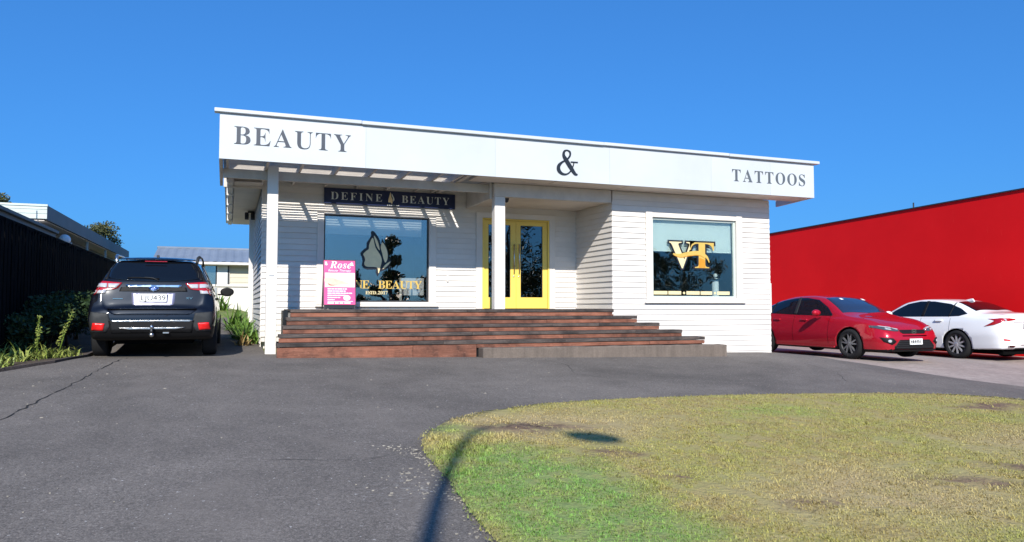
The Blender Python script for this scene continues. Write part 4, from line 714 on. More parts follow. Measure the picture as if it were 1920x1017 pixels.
    box('ampersand_serif', *(A(.64, 0)[0], A(.99, 0)[0]), y0 - .005, y0 + .008, A(0, .505)[1], A(0, .545)[1], MT['letter_black'], fas, 0.001)
    return hF, hB, hD

def build_pergola():
    pg = MT['rafter']
    # posts
    for x0, x1, zb in ((0.605, 0.79, gz(.7, YW) - .02), (4.855, 5.075, DECK - .12)):
        p = box('post', x0, x1, YW, YW + .18, zb, SOF + .06 if x0 < 1 else 3.06, MT['white'], shop, 0.008)
        if x0 < 1: box('stirrup', x0 + .05, x1 - .05, YW - .003, YW - .001, 1.42, 1.44, MT['grey_metal'], p, 0)
    # the beam the rafters rest on, its continuation over the porch
    box('beam', -.13, 4.86, YW + .185, YW + .25, 3.148, 3.312, pg, shop, 0.004)
    box('porch_beam', 4.84, XI - .03, YW - .02, YW + .12, 3.055, SOF - .002, pg, shop, 0.004)
    box('porch_edge_board', 4.79, 4.835, YW + .11, YB - .03, 3.02, 3.44, pg, shop, 0.004)
    box('wall_plate', -.13, XL - .03, YB - .10, YB - .04, 3.20, 3.38, pg, shop, 0.004)
    x = -0.02
    rx = [-0.06, 0.585, 1.155, 1.785, 2.412, 3.03, 3.635, 4.02]
    for x in rx: box('rafter', x - .022, x + .022, YF + .065, YB - .03, 3.314, 3.43, pg, shop, 0.003)
    box('rafter', 4.10, 4.19, YF + .065, YB - .03, 3.314, 3.455, pg, shop, 0.003)
    y = 13.12; k = 0
    r = random.Random(11)
    while y < 14.60:
        box('slat', -.13, 4.095, y + r.uniform(-.003, .003), y + .026, 3.432, 3.444 + r.uniform(-.001, .001), pg, shop, 0.002)
        y += .0735; k += 1

def build_windows(hF, hB, hD):
    # ---------- shop window on the right
    w = box('window', hF[0] - .155, hF[0], YW - .052, YW - .005, 0.99, 2.905, MT['white'], shop, 0.004)
    w["label"] = "square shop window with a pale half blind and gold letters"
    box('architrave', hF[1], hF[1] + .155, YW - .052, YW - .005, 0.99, 2.905, MT['white'], w)
    box('architrave', hF[0] + .001, hF[1] - .001, YW - .042, YW - .005, hF[3], 2.90, MT['white'], w)
    box('sill', hF[0] - .20, hF[1] + .21, YW - .085, YW - .003, 0.965, 1.0, MT['white'], w, 0.006)
    box('apron', hF[0] + .001, hF[1] - .001, YW - .04, YW - .005, 1.001, hF[2], MT['white'], w)
    bm = bmesh.new(); fw = .045
    for a, b, c, d in ((hF[0], hF[0] + fw, hF[2], hF[3]), (hF[1] - fw, hF[1], hF[2], hF[3]), (hF[0] + fw, hF[1] - fw, hF[2], hF[2] + fw), (hF[0] + fw, hF[1] - fw, hF[3] - fw, hF[3])):
        bm_box(bm, a, b, YW + .01, YW + .06, c, d)
    link('frame', from_bm('frame', bm), MT['house_pale'], w)
    box('pane', hF[0] + .03, hF[1] - .03, YW + .035, YW + .041, hF[2] + .03, hF[3] - .03, MT['glass_right'], w, 0)
    box('blind', hF[0] + .05, hF[1] - .05, YW + .10, YW + .104, 2.10, hF[3] - .02, MT['blind'], w, 0)
    box('blind_rail', hF[0] + .05, hF[1] - .05, YW + .092, YW + .112, 2.08, 2.10, MT['blind'], w, 0.003)
    # the two big letters of the shop, gold on a black outline
    yv = YW + .026
    def big(key, x, zz, h, sx):
        s = h / .455
        for grow, yy, m in ((0.028, yv + .004, MT['black_vinyl']), (0.0, yv, MT['gold_pale'] if key == 'V' else MT['gold'])):
            me = glyph_mesh(key, h, 0.003, Matrix.Translation((x, yy, zz)) @ UPRIGHT @ Matrix.Diagonal((sx, 1, 1, 1)), grow=grow); link('letter', me, m, w)
    big('V', 8.875, 1.735, .56, 1.13); big('T', 9.36, 1.735, .56, 1.28)
    stroke('swash', [(8.95, 2.03), (9.12, 2.0), (9.36, 2.045), (9.60, 2.06), (9.80, 1.99), (9.88, 1.86)], [.03, .075, .085, .09, .06, .02], yv - .003, .0015, MT['gold'], w, .0005)
    stroke('swash_line', [(8.97, 2.0), (9.14, 1.955), (9.40, 2.0), (9.62, 2.01), (9.80, 1.93)], [.006, .014, .016, .014, .006], yv - .005, .001, MT['orange_gold'], w, .0003)
    flat_shape('letter_foot', [(9.60, 1.74), (9.78, 1.74), (9.76, 1.92), (9.62, 1.96)], yv - .0025, .001, MT['orange_gold'], w)
    x = 8.46; pat = [.34, .32, 0, .34, .30, 0, .33, .26]
    for k in pat:
        if k == 0:
            bm = bmesh.new(); bm_lathe(bm, [(0.0001, 0), (.028, 0), (.028, .002), (.0001, .002)], 12, (x + .05, yv, 1.185), 'y'); link('dot', from_bm('dot', bm), MT['gold_pale'], w); x += .11
        elif x + k < 10.5:
            st = box('gold_strip', x, x + k, yv, yv + .002, 1.15, 1.225, MT['gold_pale'], w, 0); x += k + .025
    # ---------- shop window on the left
    w = box('window', 1.645, hB[0], YB - .052, YB - .005, 0.93, 2.80, MT['white'], shop, 0.004)
    w["label"] = "wide blue reflecting shop window with a face emblem and gold lettering"
    box('architrave', hB[1], 4.12, YB - .052, YB - .005, 0.93, 2.80, MT['white'], w)
    box('architrave', hB[0] + .001, hB[1] - .001, YB - .03, YB - .005, hB[3], 2.80, MT['white'], w)
    box('sill', 1.62, 4.17, YB - .085, YB - .003, 0.885, 0.925, MT['white'], w, 0.006)
    box('apron', hB[0] + .001, hB[1] - .001, YB - .06, YB - .005, 0.928, hB[2], MT['white'], w)
    bm = bmesh.new(); fw = .03
    for a, b, c, d in ((hB[0], hB[0] + fw, hB[2], hB[3]), (hB[1] - fw, hB[1], hB[2], hB[3]), (hB[0] + fw, hB[1] - fw, hB[2], hB[2] + fw), (hB[0] + fw, hB[1] - fw, hB[3] - fw, hB[3])):
        bm_box(bm, a, b, YB + .01, YB + .06, c, d)
    link('frame', from_bm('frame', bm), MT['dark_metal'], w)
    box('pane', hB[0] + .02, hB[1] - .02, YB + .035, YB + .041, hB[2] + .02, hB[3] - .02, MT['glass_left'], w, 0)
    box('blind', hB[0] + .04, hB[1] - .14, YB + .09, YB + .094, 2.40, hB[3] - .02, MT['blind'], w, 0)
    box('blind_rail', hB[0] + .04, hB[1] - .14, YB + .082, YB + .102, 2.375, 2.40, MT['blind'], w, 0.003)
    dp = box('display_panel', 3.42, 3.93, YB + .25, YB + .27, 1.13, 1.50, MT['poster_white'], w, 0.004)
    box('display_leg', 3.40, 3.45, YB + .245, YB + .275, 0.84, 1.505, MT['white'], dp, 0.004)
    yv = YB + .026
    # "DEFINE BEAUTY" across the glass, the first letters behind the pink board
    serif_word('DEFINE', 1.90, 2.72, 1.265, .165, yv, MT['gold'], w, 0.003)
    serif_word('BEAUTY', 2.90, 3.83, 1.265, .165, yv, MT['gold'], w, 0.003)
    serif_word('ESTD', 2.64, 2.86, 1.145, .065, yv, MT['gold_pale'], w, 0.003)
    serif_word('2017', 2.90, 3.10, 1.145, .065, yv, MT['gold_pale'], w, 0.003)
    box('full_stop', 2.872, 2.886, yv, yv + .003, 1.145, 1.158, MT['gold_pale'], w, 0)
    # face in a flame, outlined: pixel positions of the emblem turned into metres on the glass
    def E(px, py): return (2.782 + (px - 700) * .01117, 2.419 - (py - 437) * .01103)
    ol = [(697, 436), (702, 435), (711, 447), (715, 458), (717, 448), (723, 460), (728, 474), (729, 486), (733, 487), (730, 498), (721, 506), (713, 509), (710, 517), (706, 510), (706, 505), (692, 505), (684, 502), (681.5, 496), (682.5, 489), (681, 482), (678.5, 476), (684, 469), (689, 465), (690, 456), (697, 444)]
    f1 = [(700, 446), (705, 464), (714, 478), (717, 489), (714, 503), (711, 513), (708, 502), (692, 501), (686, 499), (684.5, 494), (686, 488), (684.5, 482), (682.5, 477), (688, 471), (692.5, 467), (693.5, 458)]
    f2 = [(702, 442), (709, 452), (713, 469), (707, 461)]
    f3 = [(718, 454), (726, 467), (728, 483), (723, 492), (717, 472), (715, 463)]
    f4 = [(733, 490), (729, 497), (719, 505), (723, 497)]
    wrap = lambda Q: smooth_line([E(*q) for q in Q], 4, True)
    cxy = E(706, 476); flat_shape('emblem_outline', [(cxy[0] + (a - cxy[0]) * 1.05, cxy[1] + (b - cxy[1]) * 1.035) for a, b in wrap(ol)], yv + .003, .002, MT['black_vinyl'], w)
    for q in (f1, f2, f3, f4): flat_shape('emblem_fill', wrap(q), yv, .002, MT['tan_vinyl'], w)
    # ---------- yellow doors
    d = box('door_frame', 5.165, 5.205, YB - .05, YB + .09, DECK, 2.835, MT['yellow'], shop, 0.003)
    box('frame_post', 6.72, 6.76, YB - .05, YB + .09, DECK, 2.835, MT['yellow'], d, 0.003)
    box('frame_head', 5.206, 6.719, YB - .05, YB + .09, 2.80, 2.835, MT['yellow'], d, 0.003)
    for a, b in ((5.02, 5.163), (6.762, 6.90)): box('architrave', a, b, YB - .055, YB - .004, DECK, 2.90, MT['white'], d, 0.004)
    box('architrave', 5.02, 6.90, YB - .056, YB - .003, 2.84, 2.96, MT['white'], d, 0.004)
    for s, (a, b) in enumerate(((5.21, 5.958), (5.965, 6.715))):
        bm = bmesh.new(); g0, g1 = (a + .10, b - .13) if s == 0 else (a + .105, b - .11)
        for p, q, u, v in ((a, g0, DECK + .01, 2.795), (g1, b, DECK + .01, 2.795), (g0, g1, DECK + .01, 1.095), (g0, g1, 2.70, 2.795)): bm_box(bm, p, q, YB - .02, YB + .03, u, v)
        lf = link('door', from_bm('door', bm), MT['yellow'], shop)
        box('pane', g0, g1, YB + .002, YB + .008, 1.095, 2.70, MT['glass_door'], lf, 0)
        bm = bmesh.new()
        for p, q, u, v in ((g0, g0 + .012, 1.095, 2.70), (g1 - .012, g1, 1.095, 2.70)): bm_box(bm, p, q, YB - .008, YB + .012, u, v)
        link('glazing_bead', from_bm('bead', bm), MT['dark_metal'], lf)
        hx = b - .055 if s == 0 else a + .06
        tube('handle', [(hx, YB - .065, 1.64), (hx, YB - .065, 2.28)], .014, MT['steel'], lf, 10)
        for zz in (1.74, 2.18): tube('handle_stud', [(hx, YB - .065, zz), (hx, YB - .018, zz)], .009, MT['steel'], lf, 8)
        kx = a + .06 if s == 0 else None
        bm = bmesh.new(); bm_lathe(bm, [(.0001, -.012), (.016, -.012), (.02, 0), (.02, .01)], 12, (hx, YB - .022, 1.56), 'y'); link('lock', from_bm('lock', bm, True), MT['steel'], lf)
    # a light switch box, cable and house number sized fittings on the wall
    box('junction_box', 4.36, 4.40, YB - .05, YB - .02, 1.42, 1.60, MT['white'], shop)
    # dome camera under the porch beam and twin floodlights on the drive side
    bm = bmesh.new(); bm_lathe(bm, [(.0001, -.12), (.035, -.105), (.052, -.06), (.055, -.02), (.06, 0), (.0001, 0)], 16, (5.16, YW + .17, 3.083), 'z'); link('dome_camera', from_bm('dome', bm, True), MT['dark_metal'], shop)
    fl = box('floodlight_bracket', .40, .56, 19.2, 19.26, 3.19, 3.234, MT['dark_metal'], shop)
    for x in (.38, .52): prism('floodlight', [(19.0, 3.05), (19.02, 3.0), (19.2, 3.12), (19.2, 3.19), (19.12, 3.19)], 0, x - .05, x + .04, MT['dark_metal'], fl)

hF, hB, hD = build_shell()
build_pergola()
build_windows(hF, hB, hD)

# a stand seen through the right-hand window
st = empty('display_stand', (10.30, 14.05, DECK)); tag(st, 'white cylindrical stand just inside the square shop window', 'stand')
bm = bmesh.new(); bm_lathe(bm, [(.0001, 0), (.09, 0), (.09, .02), (.075, .03), (.075, .66), (.0001, .67)], 20, (0, 0, 0), 'z'); link('column', from_bm('column', bm, True), MT['poster_white'], st, True)
bm = bmesh.new(); bm_lathe(bm, [(.0001, .70), (.02, .69), (.16, .685), (.16, .675), (.0001, .672)], 20, (0, 0, 0), 'z'); link('plate', from_bm('plate', bm, True), MT['steel'], st, True)
bm = bmesh.new(); bmesh.ops.create_uvsphere(bm, u_segments=16, v_segments=10, radius=.05, matrix=Matrix.Translation((0, 0, .755))); link('knob', from_bm('knob', bm, True), MT['lamp_globe'], st, True)

# signboard over the left window
sg = empty('signboard', (3.15, YB - .06, 3.0)); tag(sg, 'navy signboard with pale serif letters above the left shop window', 'sign')
box('board', 1.77, 4.53, YB - .075, YB - .032, 2.985, 3.305, MT['navy'], sg, 0.003)
serif_word('DEFINE', 1.90, 2.95, 3.07, .155, YB - .078, MT['letter_silver'], sg, 0.004, grow=-0.006)
serif_word('BEAUTY', 3.36, 4.40, 3.07, .155, YB - .078, MT['letter_silver'], sg, 0.004, grow=-0.006)
S = lambda u, v: (3.07 + u * .16, 3.035 + v * .24)
flat_shape('emblem', smooth_line([S(.05, .3), S(.25, .85), S(.35, 1.0), S(.45, .6), S(.62, .35), S(.55, 0), S(.35, .12), S(.1, .12)], 3, True), YB - .078, .003, MT['tan_vinyl'], sg)
flat_shape('emblem', smooth_line([S(.52, .9), S(.72, .65), S(.86, .4), S(.7, .22), S(.66, .5), S(.5, .75)], 3, True), YB - .078, .003, MT['letter_silver'], sg)
for k in range(6): box('fine_print', 3.05 + k * .045, 3.08 + k * .045, YB - .0775, YB - .0755, 3.0, 3.012, MT['letter_silver'], sg, 0)

# ------------------------------------------------------------------ steps
steps = empty('timber_steps', (4.5, 12.9, 0.0)); tag(steps, 'wide red and grey timber steps climbing to the shop porch', 'steps')
RISE, TREAD = .138, .27
def build_steps():
    r = random.Random(5)
    lefts = [1.02, .94, .86, .78, .735]; rights = [XI + .005, 7.86, 8.22, 8.58, 8.93]
    for k in range(5):
        zt = DECK - k * RISE; y = YW - .04 - k * TREAD; xl, xr = lefts[k], rights[k]
        depth = TREAD + .06 if k else .30
        # tread planks (weathered grey nosing) and riser planks (stained red), butted end to end
        for kind in (0, 1):
            x = xl
            while x < xr - .01:
                q = x + r.uniform(2.2, 3.9)
                if xr - q < .9: q = xr
                j = r.uniform(-.004, .004)
                if kind == 0:
                    box('tread_plank', x + .0015, q - .0015, y + j, y + .14, zt - .062 + r.uniform(-.004, .004), zt, MT['timber_grey'], steps, 0.005)
                    box('tread_plank', x + .0015, q - .0015, y + .146, y + depth, zt - .05, zt - .002, MT['timber_grey'], steps, 0.004)
                elif k < 4 or x < 4.1:
                    if k == 4: q = min(q, 4.12)
                    qq = q
                    zb = (min(gz(x, y), gz(qq, y)) - .03) if k == 4 else zt - RISE + .001
                    box('riser_plank', x + .0015, qq - .0015, y + .018 + j, y + .055, zb, zt - .067, MT['timber_red'], steps, 0.004)
                else:
                    box('riser_plank', x + .0015, q - .0015, y + .018 + j, y + .055, zt - .135, zt - .067, MT['timber_red'], steps, 0.004)
                x = q
    # deck boards of the porch
    y = YW + .27
    while y < YB - .05:
        box('deck_board', 1.02, XI - .03, y, min(y + .138, YB - .03), DECK - .035, DECK - .003, MT['timber_grey'], steps, 0.003); y += .143
    # carcass under the treads
    for k in range(5):
        zt = DECK - k * RISE; y = YW - .04 - k * TREAD
        box('bearer', lefts[k] + .03, rights[k] - .03, y + .06, y + TREAD + (.04 if k else 1.6), -0.25, zt - .068 - .001 * k, MT['black_slat'], steps, 0)
    # dark upright slats closing the end beside the post
    for i in range(7):
        yy = YW + .02 + i * .075
        box('end_slat', .90 + .0 * i, .985, yy, yy + .05, -.0, DECK - .02, MT['black_slat'], steps, 0.004)
build_steps()
cs = empty('concrete_step', (6.8, 12.4, -.1)); tag(cs, 'long rough concrete step in front of the timber steps', 'step')
yc = YW - .04 - 5 * TREAD
bm = bmesh.new(); bm_box(bm, 4.16, 9.27, yc + .02, yc + TREAD + .03, -.3, DECK - 4 * RISE - .137, 0.012)
bmesh.ops.subdivide_edges(bm, edges=[e for e in bm.edges if e.calc_length() > 1], cuts=40)
rr = random.Random(2)
for v in bm.verts:
    if v.co.z > 0: v.co.z += rr.uniform(-.008, .004) - .012 * (v.co.x - 6.7) / 2.5
    v.co.y += rr.uniform(-.006, .006)
link('step_block', from_bm('step_block', bm), MT['concrete_step'], cs)

# ------------------------------------------------------------------ pink board by the window
rb = empty('pavement_sign', (2.01, 14.75, DECK)); tag(rb, 'pink A-frame board with white lettering standing below the left window', 'sign')
def build_board():
    x0, x1, zb, zt = 1.72, 2.325, .925, 1.80; y = 14.70
    R = Matrix.Translation((0, y, zb)) @ Matrix.Rotation(math.radians(-7), 4, 'X') @ Matrix.Translation((0, -y, -zb))
    def put(o):
        o.data.transform(R); return o
    put(box('panel', x0, x1, y, y + .02, zb, zt, MT['pink'], rb, 0.004))
    bm = bmesh.new()
    for a, b, c, d in ((x0 - .012, x0, zb - .01, zt + .01), (x1, x1 + .012, zb - .01, zt + .01), (x0, x1, zt, zt + .012), (x0, x1, zb - .012, zb)): bm_box(bm, a, b, y - .004, y + .026, c, d)
    put(link('frame', from_bm('frame', bm), MT['dark_metal'], rb))
    for x in (x0 + .0, x1 - .03):
        put(box('leg', x, x + .03, y + .002, y + .024, zb - .09, zb - .013, MT['dark_metal'], rb, 0.002))
        prism('back_leg', [(y + .13, zt - .02), (y + .15, zt - .02), (y + .42, DECK), (y + .39, DECK)], 0, x, x + .03, MT['dark_metal'], rb)
    put(box('kick_board', x0 + .03, x1 - .03, y + .004, y + .02, zb - .075, zb - .013, MT['black_slat'], rb, 0.002))
    yy = y - .0015
    # Rose, in slanted letters
    s = .125 / .455; x = 1.835
    for k in ('iR', 'io', 'is', 'ie'):
        put(link('letter', glyph_mesh(k, .140, .002, Matrix.Translation((x - gw(k)[0] * .14 / .455, yy, 1.645)) @ UPRIGHT), MT['poster_white'], rb)); x += (gw(k)[1] - gw(k)[0]) * .14 / .455 + .010
    put(plain_word('Beauty Therapy', .048, Matrix.Translation((2.02, yy, 1.580)) @ UPRIGHT, MT['poster_white'], rb, width=.44, shear=.25))
    # the photograph printed across the middle
    put(flat_shape('picture', [(x0 + .02, 1.27), (x1 - .01, 1.27), (x1 - .01, 1.555), (x0 + .02, 1.555)], yy + .0005, .001, MT['poster_skin_pale'], rb))
    put(flat_shape('picture_arm', smooth_line([(x0 + .02, 1.45), (x0 + .16, 1.46), (x0 + .26, 1.42), (x0 + .40, 1.38), (x0 + .47, 1.33), (x0 + .33, 1.32), (x0 + .18, 1.30), (x0 + .06, 1.33), (x0 + .02, 1.36)], 3, True), yy - .0005, .0008, MT['poster_skin'], rb))
    put(flat_shape('picture_shadow', smooth_line([(x0 + .08, 1.345), (x0 + .14, 1.32), (x0 + .22, 1.315), (x0 + .27, 1.33), (x0 + .18, 1.30), (x0 + .10, 1.305)], 3, True), yy - .0012, .0006, MT['poster_shade'], rb))
    put(flat_shape('picture_towel', [(x0 + .25, 1.555), (x1 - .01, 1.555), (x1 - .01, 1.44), (x0 + .42, 1.47)], yy - .0004, .0008, MT['poster_white'], rb))
    z = 1.225; r = random.Random(9)
    for wd in (.38, .36, .48, .36, .25, .14):
        xx = x0 + .07
        while xx < x0 + .07 + wd:
            q = min(xx + r.uniform(.04, .11), x0 + .07 + wd); put(flat_shape('text_line', [(xx, z), (q - .008, z), (q - .008, z + .020), (xx, z + .020)], yy, .001, MT['poster_white'], rb)); xx = q
        z -= .042
    put(flat_shape('text_line', [(x0 + .07, .985), (x1 - .05, .985), (x1 - .05, .996), (x0 + .07, .996)], yy, .001, MT['poster_white'], rb))
    xx = x0 + .07
    for wd in (.12, .07, .07, .12): put(flat_shape('text_line', [(xx, .945), (xx + wd, .945), (xx + wd, .972), (xx, .972)], yy, .001, MT['poster_white'], rb)); xx += wd + .02
    put(flat_shape('badge', smooth_line([(2.16 + .07 * math.cos(a), 1.06 + .055 * math.sin(a)) for a in [i * math.pi / 5 for i in range(10)]], 3, True), yy - .001, .001, MT['poster_skin_pale'], rb))
    for cx_ in (x0 + .05, x1 - .06):
        for i in range(4): put(flat_shape('flower', smooth_line([(cx_ + RND.uniform(-.02, .02) + .018 * math.cos(a), 1.765 - i * .018 + .014 * math.sin(a)) for a in [j * math.pi / 3 for j in range(6)]], 3, True), yy - .0004 * i, .0004, MT['poster_white'] if i % 2 else MT['poster_skin_pale'], rb))
build_board()

# ------------------------------------------------------------------ cars
MT['paint_navy'] = car_paint('car_dark_grey', (0.004, 0.0045, 0.008), 0.1, 0.35, 0.25)
MT['paint_red'] = car_paint('car_red', (0.38, 0.006, 0.018), 0.15, 0.28, 0.15)
MT['paint_white'] = car_paint('car_white', (0.80, 0.80, 0.80), 0.0, 0.30, 0.01)
MT['plastic'] = plain('black_plastic', (0.008, 0.008, 0.009), 0.6)
MT['plastic_grey'] = plain('grey_plastic', (0.024, 0.026, 0.028), 0.6)
MT['rubber'] = plain('tyre_rubber', (0.018, 0.018, 0.019), 0.8)
MT['car_glass'] = plain('car_glass', (0.004, 0.005, 0.007), 0.02)
MT['car_glass_clear'] = plain('windscreen_glass', (0.018, 0.024, 0.045), 0.02, 0.0, 1.0)
MT['lamp_red'] = plain('red_lens', (0.36, 0.004, 0.008), 0.08, 0.0, 1.0)
MT['lamp_clear'] = plain('clear_lens', (0.62, 0.60, 0.60), 0.06, 0.35, 1.0)
MT['lamp_smoke'] = plain('smoked_lens', (0.10, 0.11, 0.12), 0.05, 0.4, 1.0)
MT['reflector'] = plain('red_reflector', (0.72, 0.012, 0.012), 0.25, 0.0, 0.5)
MT['plate'] = plain('number_plate', (0.80, 0.80, 0.78), 0.4)
MT['plate_ink'] = plain('plate_ink', (0.02, 0.02, 0.025), 0.5)
MT['alloy_dark'] = plain('dark_alloy', (0.02, 0.02, 0.021), 0.5, 0.2)
MT['alloy'] = plain('machined_alloy', (0.50, 0.50, 0.51), 0.35, 0.5)
MT['alloy_mid'] = plain('grey_alloy', (0.17, 0.17, 0.175), 0.35, 0.4)
MT['well'] = plain('wheel_well', (0.006, 0.006, 0.006), 0.95)

dull(MT['plastic'], .2); dull(MT['plastic_grey'], .25); dull(MT['rubber'], .15); dull(MT['well'], 0.0); dull(MT['car_glass'], .6)

def pchip(xs, ys):
    xs, ys = np.array(xs, float), np.array(ys, float); h = np.diff(xs); d = np.diff(ys) / h; m = np.zeros(len(xs))
    m[0], m[-1] = d[0], d[-1]
    for i in range(1, len(xs) - 1):
        if d[i - 1] * d[i] > 0:
            w1, w2 = 2 * h[i] + h[i - 1], h[i] + 2 * h[i - 1]; m[i] = (w1 + w2) / (w1 / d[i - 1] + w2 / d[i])
    def f(x):
        i = int(min(max(np.searchsorted(xs, x) - 1, 0), len(h) - 1)); t = (x - xs[i]) / h[i]
        return ((2 * t ** 3 - 3 * t * t + 1) * ys[i] + (t ** 3 - 2 * t * t + t) * h[i] * m[i] + (-2 * t ** 3 + 3 * t * t) * ys[i + 1] + (t ** 3 - t * t) * h[i] * m[i + 1])
    return f

class Car:
    """Body lofted from stations (y from the tail: underside z, waist z, shoulder z, top z, half widths of sill, waist, shoulder, top)."""
    def __init__(s, root, stations, paint_mat, arches, clad_z=None, clad_mat=None):
        s.root = root
        S = np.array(stations, float); fs = [pchip(S[:, 0], S[:, i]) for i in range(1, 9)]
        ys = []
        for a, b in zip(S[:-1, 0], S[1:, 0]):
            n = max(3, int((b - a) / 0.06)); ys += [a + (b - a) * i / n for i in range(n)]
        ys.append(S[-1, 0]); rings = []
        for y in ys:
            zl, zm, zs, zt, wl, wm, ws, wt = [f(y) for f in fs]
            g = max(0.0, min(1.0, (zt - zs - .06) / .2))       # 1 where there is a cabin above the shoulder
            half = [(0, zl), (wl * .7, zl), (wl * .95, zl + .015), (wl, zl + .07), ((wl + wm) / 2 + .006, (zl * .45 + zm * .55)), (wm, zm), (wm * .35 + ws * .65 + .012, zm * .3 + zs * .7), (ws, zs),
                    (ws * (1 - g) * .5 + ws * g * .975 + (1 - g) * .5 * wt, zs + (zt - zs) * (.45 * (1 - g) + .10 * g)), (wt * (1 - g) + g * (ws * .42 + wt * .60), zs + (zt - zs) * (.80 * (1 - g) + .55 * g)),
                    (wt * (.9 * (1 - g) + 1.0 * g), zt - .03 - .015 * g), (wt * .62, zt - .010), (0, zt)]
            c = smooth_line(half, 4); rings.append([(p[0], y, p[1]) for p in c])
        n = len(rings[0]); bm = bmesh.new(); R = []
        for r in rings:
            right = [bm.verts.new(p) for p in r]; left = [bm.verts.new((-p[0], p[1], p[2])) for p in r[1:-1]]
            R.append(right + left[::-1])
        m = len(R[0])
        for i in range(len(R) - 1):
            for k in range(m): bm.faces.new((R[i][k], R[i][(k + 1) % m], R[i + 1][(k + 1) % m], R[i + 1][k]))
        for ring in (R[0], R[-1]):
            h = len(ring) // 2
            for k in range(h):                                  # close the ends with strips across the car
                a, b, c, d = ring[k], ring[k + 1], ring[(m - k - 1) % m], ring[(m - k) % m]
                try: bm.faces.new([v for i, v in enumerate((a, b, c, d)) if v not in (a, b, c, d)[:i]])
                except ValueError: pass
        bmesh.ops.recalc_face_normals(bm, faces=bm.faces[:]); s.bvh = BVHTree.FromBMesh(bm); s.hw = float(S[:, 6].max())
        me = from_bm('body', bm, True); body = link('body', me, None, root, True); s.body = body
        me.materials.append(paint_mat); me.materials.append(clad_mat or MT['plastic']); me.materials.append(MT['well'])
        # wheel arches
        cut = bmesh.new()
        for y, z, r in arches:
            for sx in (-1, 1):
                rr = bm_lathe(cut, [(r, sx * .52), (r, sx * 1.2)], 40, (0, y, z), 'x'); cut.faces.new(rr[0]); cut.faces.new(rr[1])
        cme = from_bm('cut', cut); co = bpy.data.objects.new('cut', cme); COL.objects.link(co)
        md = body.modifiers.new('b', 'BOOLEAN'); md.operation = 'DIFFERENCE'; md.solver = 'EXACT'; md.object = co
        root_m = root.matrix_basis.copy(); root.matrix_basis = Matrix.Identity(4); bpy.context.view_layer.update()
        new = bpy.data.meshes.new_from_object(body.evaluated_get(bpy.context.evaluated_depsgraph_get()))
        body.modifiers.clear(); body.data = new; bpy.data.objects.remove(co); root.matrix_basis = root_m
        for p in new.polygons:
            c = p.center; mi = 0
            if clad_z and (c.z < clad_z or any(math.hypot(c.y - y, c.z - z) < r + .055 and abs(c.x) > .55 for y, z, r in arches)): mi = 1
            if c.z < .24: mi = 1
            if any(math.hypot(c.y - y, c.z - z) < r - .001 + .004 and abs(c.x) < s.hw - .01 and abs(c.x) > .5 for y, z, r in arches):
                mi = 2
            p.material_index = mi; p.use_smooth = mi != 2
        new.update()

    def hit(s, a, b, ax):
        o, d = {'rear': ((a, -3, b), (0, 1, 0)), 'front': ((a, 9, b), (0, -1, 0)), 'right': ((3, a, b), (-1, 0, 0)), 'left': ((-3, a, b), (1, 0, 0)), 'top': ((a, b, 4), (0, 0, -1))}[ax]
        h = s.bvh.ray_cast(Vector(o), Vector(d))
        if h[0] is None:
            q = {'rear': (a, .05, b), 'front': (a, 4.4, b), 'right': (.85, a, b), 'left': (-.85, a, b), 'top': (a, b, 1.2)}[ax]
            h = s.bvh.find_nearest(Vector(q))
        return h[0], h[1], Vector(d)

    def patch(s, name, P, ax, mat, off=.006, parent=None, step=.05, curve=0, thick=.02):
        """A panel laid on the body: outline P in the view's two axes, projected onto the skin."""
        if curve: P = smooth_line(P, curve, True)
        bm = bmesh.new(); fill_poly(bm, P, step, lambda x, y: 0)
        for v in bm.verts:
            p, n, d = s.hit(v.co.x, v.co.y, ax)
            if n.dot(d) > 0: n = -n
            v.co = p + (n * .6 - d * .4).normalized() * off
        for f in bm.faces:
            f.normal_update()
        _, _, d = s.hit(P[0][0], P[0][1], ax)
        for f in bm.faces:
            if f.normal.dot(d) > 0: f.normal_flip()
        es = [e for e in bm.edges if len(e.link_faces) == 1]
        r = bmesh.ops.extrude_edge_only(bm, edges=es)
        for v in r['geom']:
            if isinstance(v, bmesh.types.BMVert): v.co += d * thick
        me = bpy.data.meshes.new(name); bm.to_mesh(me); bm.free()
        me.polygons.foreach_set("use_smooth", [True] * len(me.polygons))
        return link(name, me, mat, parent or s.root, True)

    def both(s, name, P, ax, mat, **kw):
        """The same panel on the left and the right half."""
        out = []
        if ax in ('rear', 'front', 'top'):
            for sx in (1, -1): out.append(s.patch(name, [(sx * a, b) for a, b in P], ax, mat, **kw))
        else:
            for side in ('right', 'left'): out.append(s.patch(name, P, side, mat, **kw))
        return out

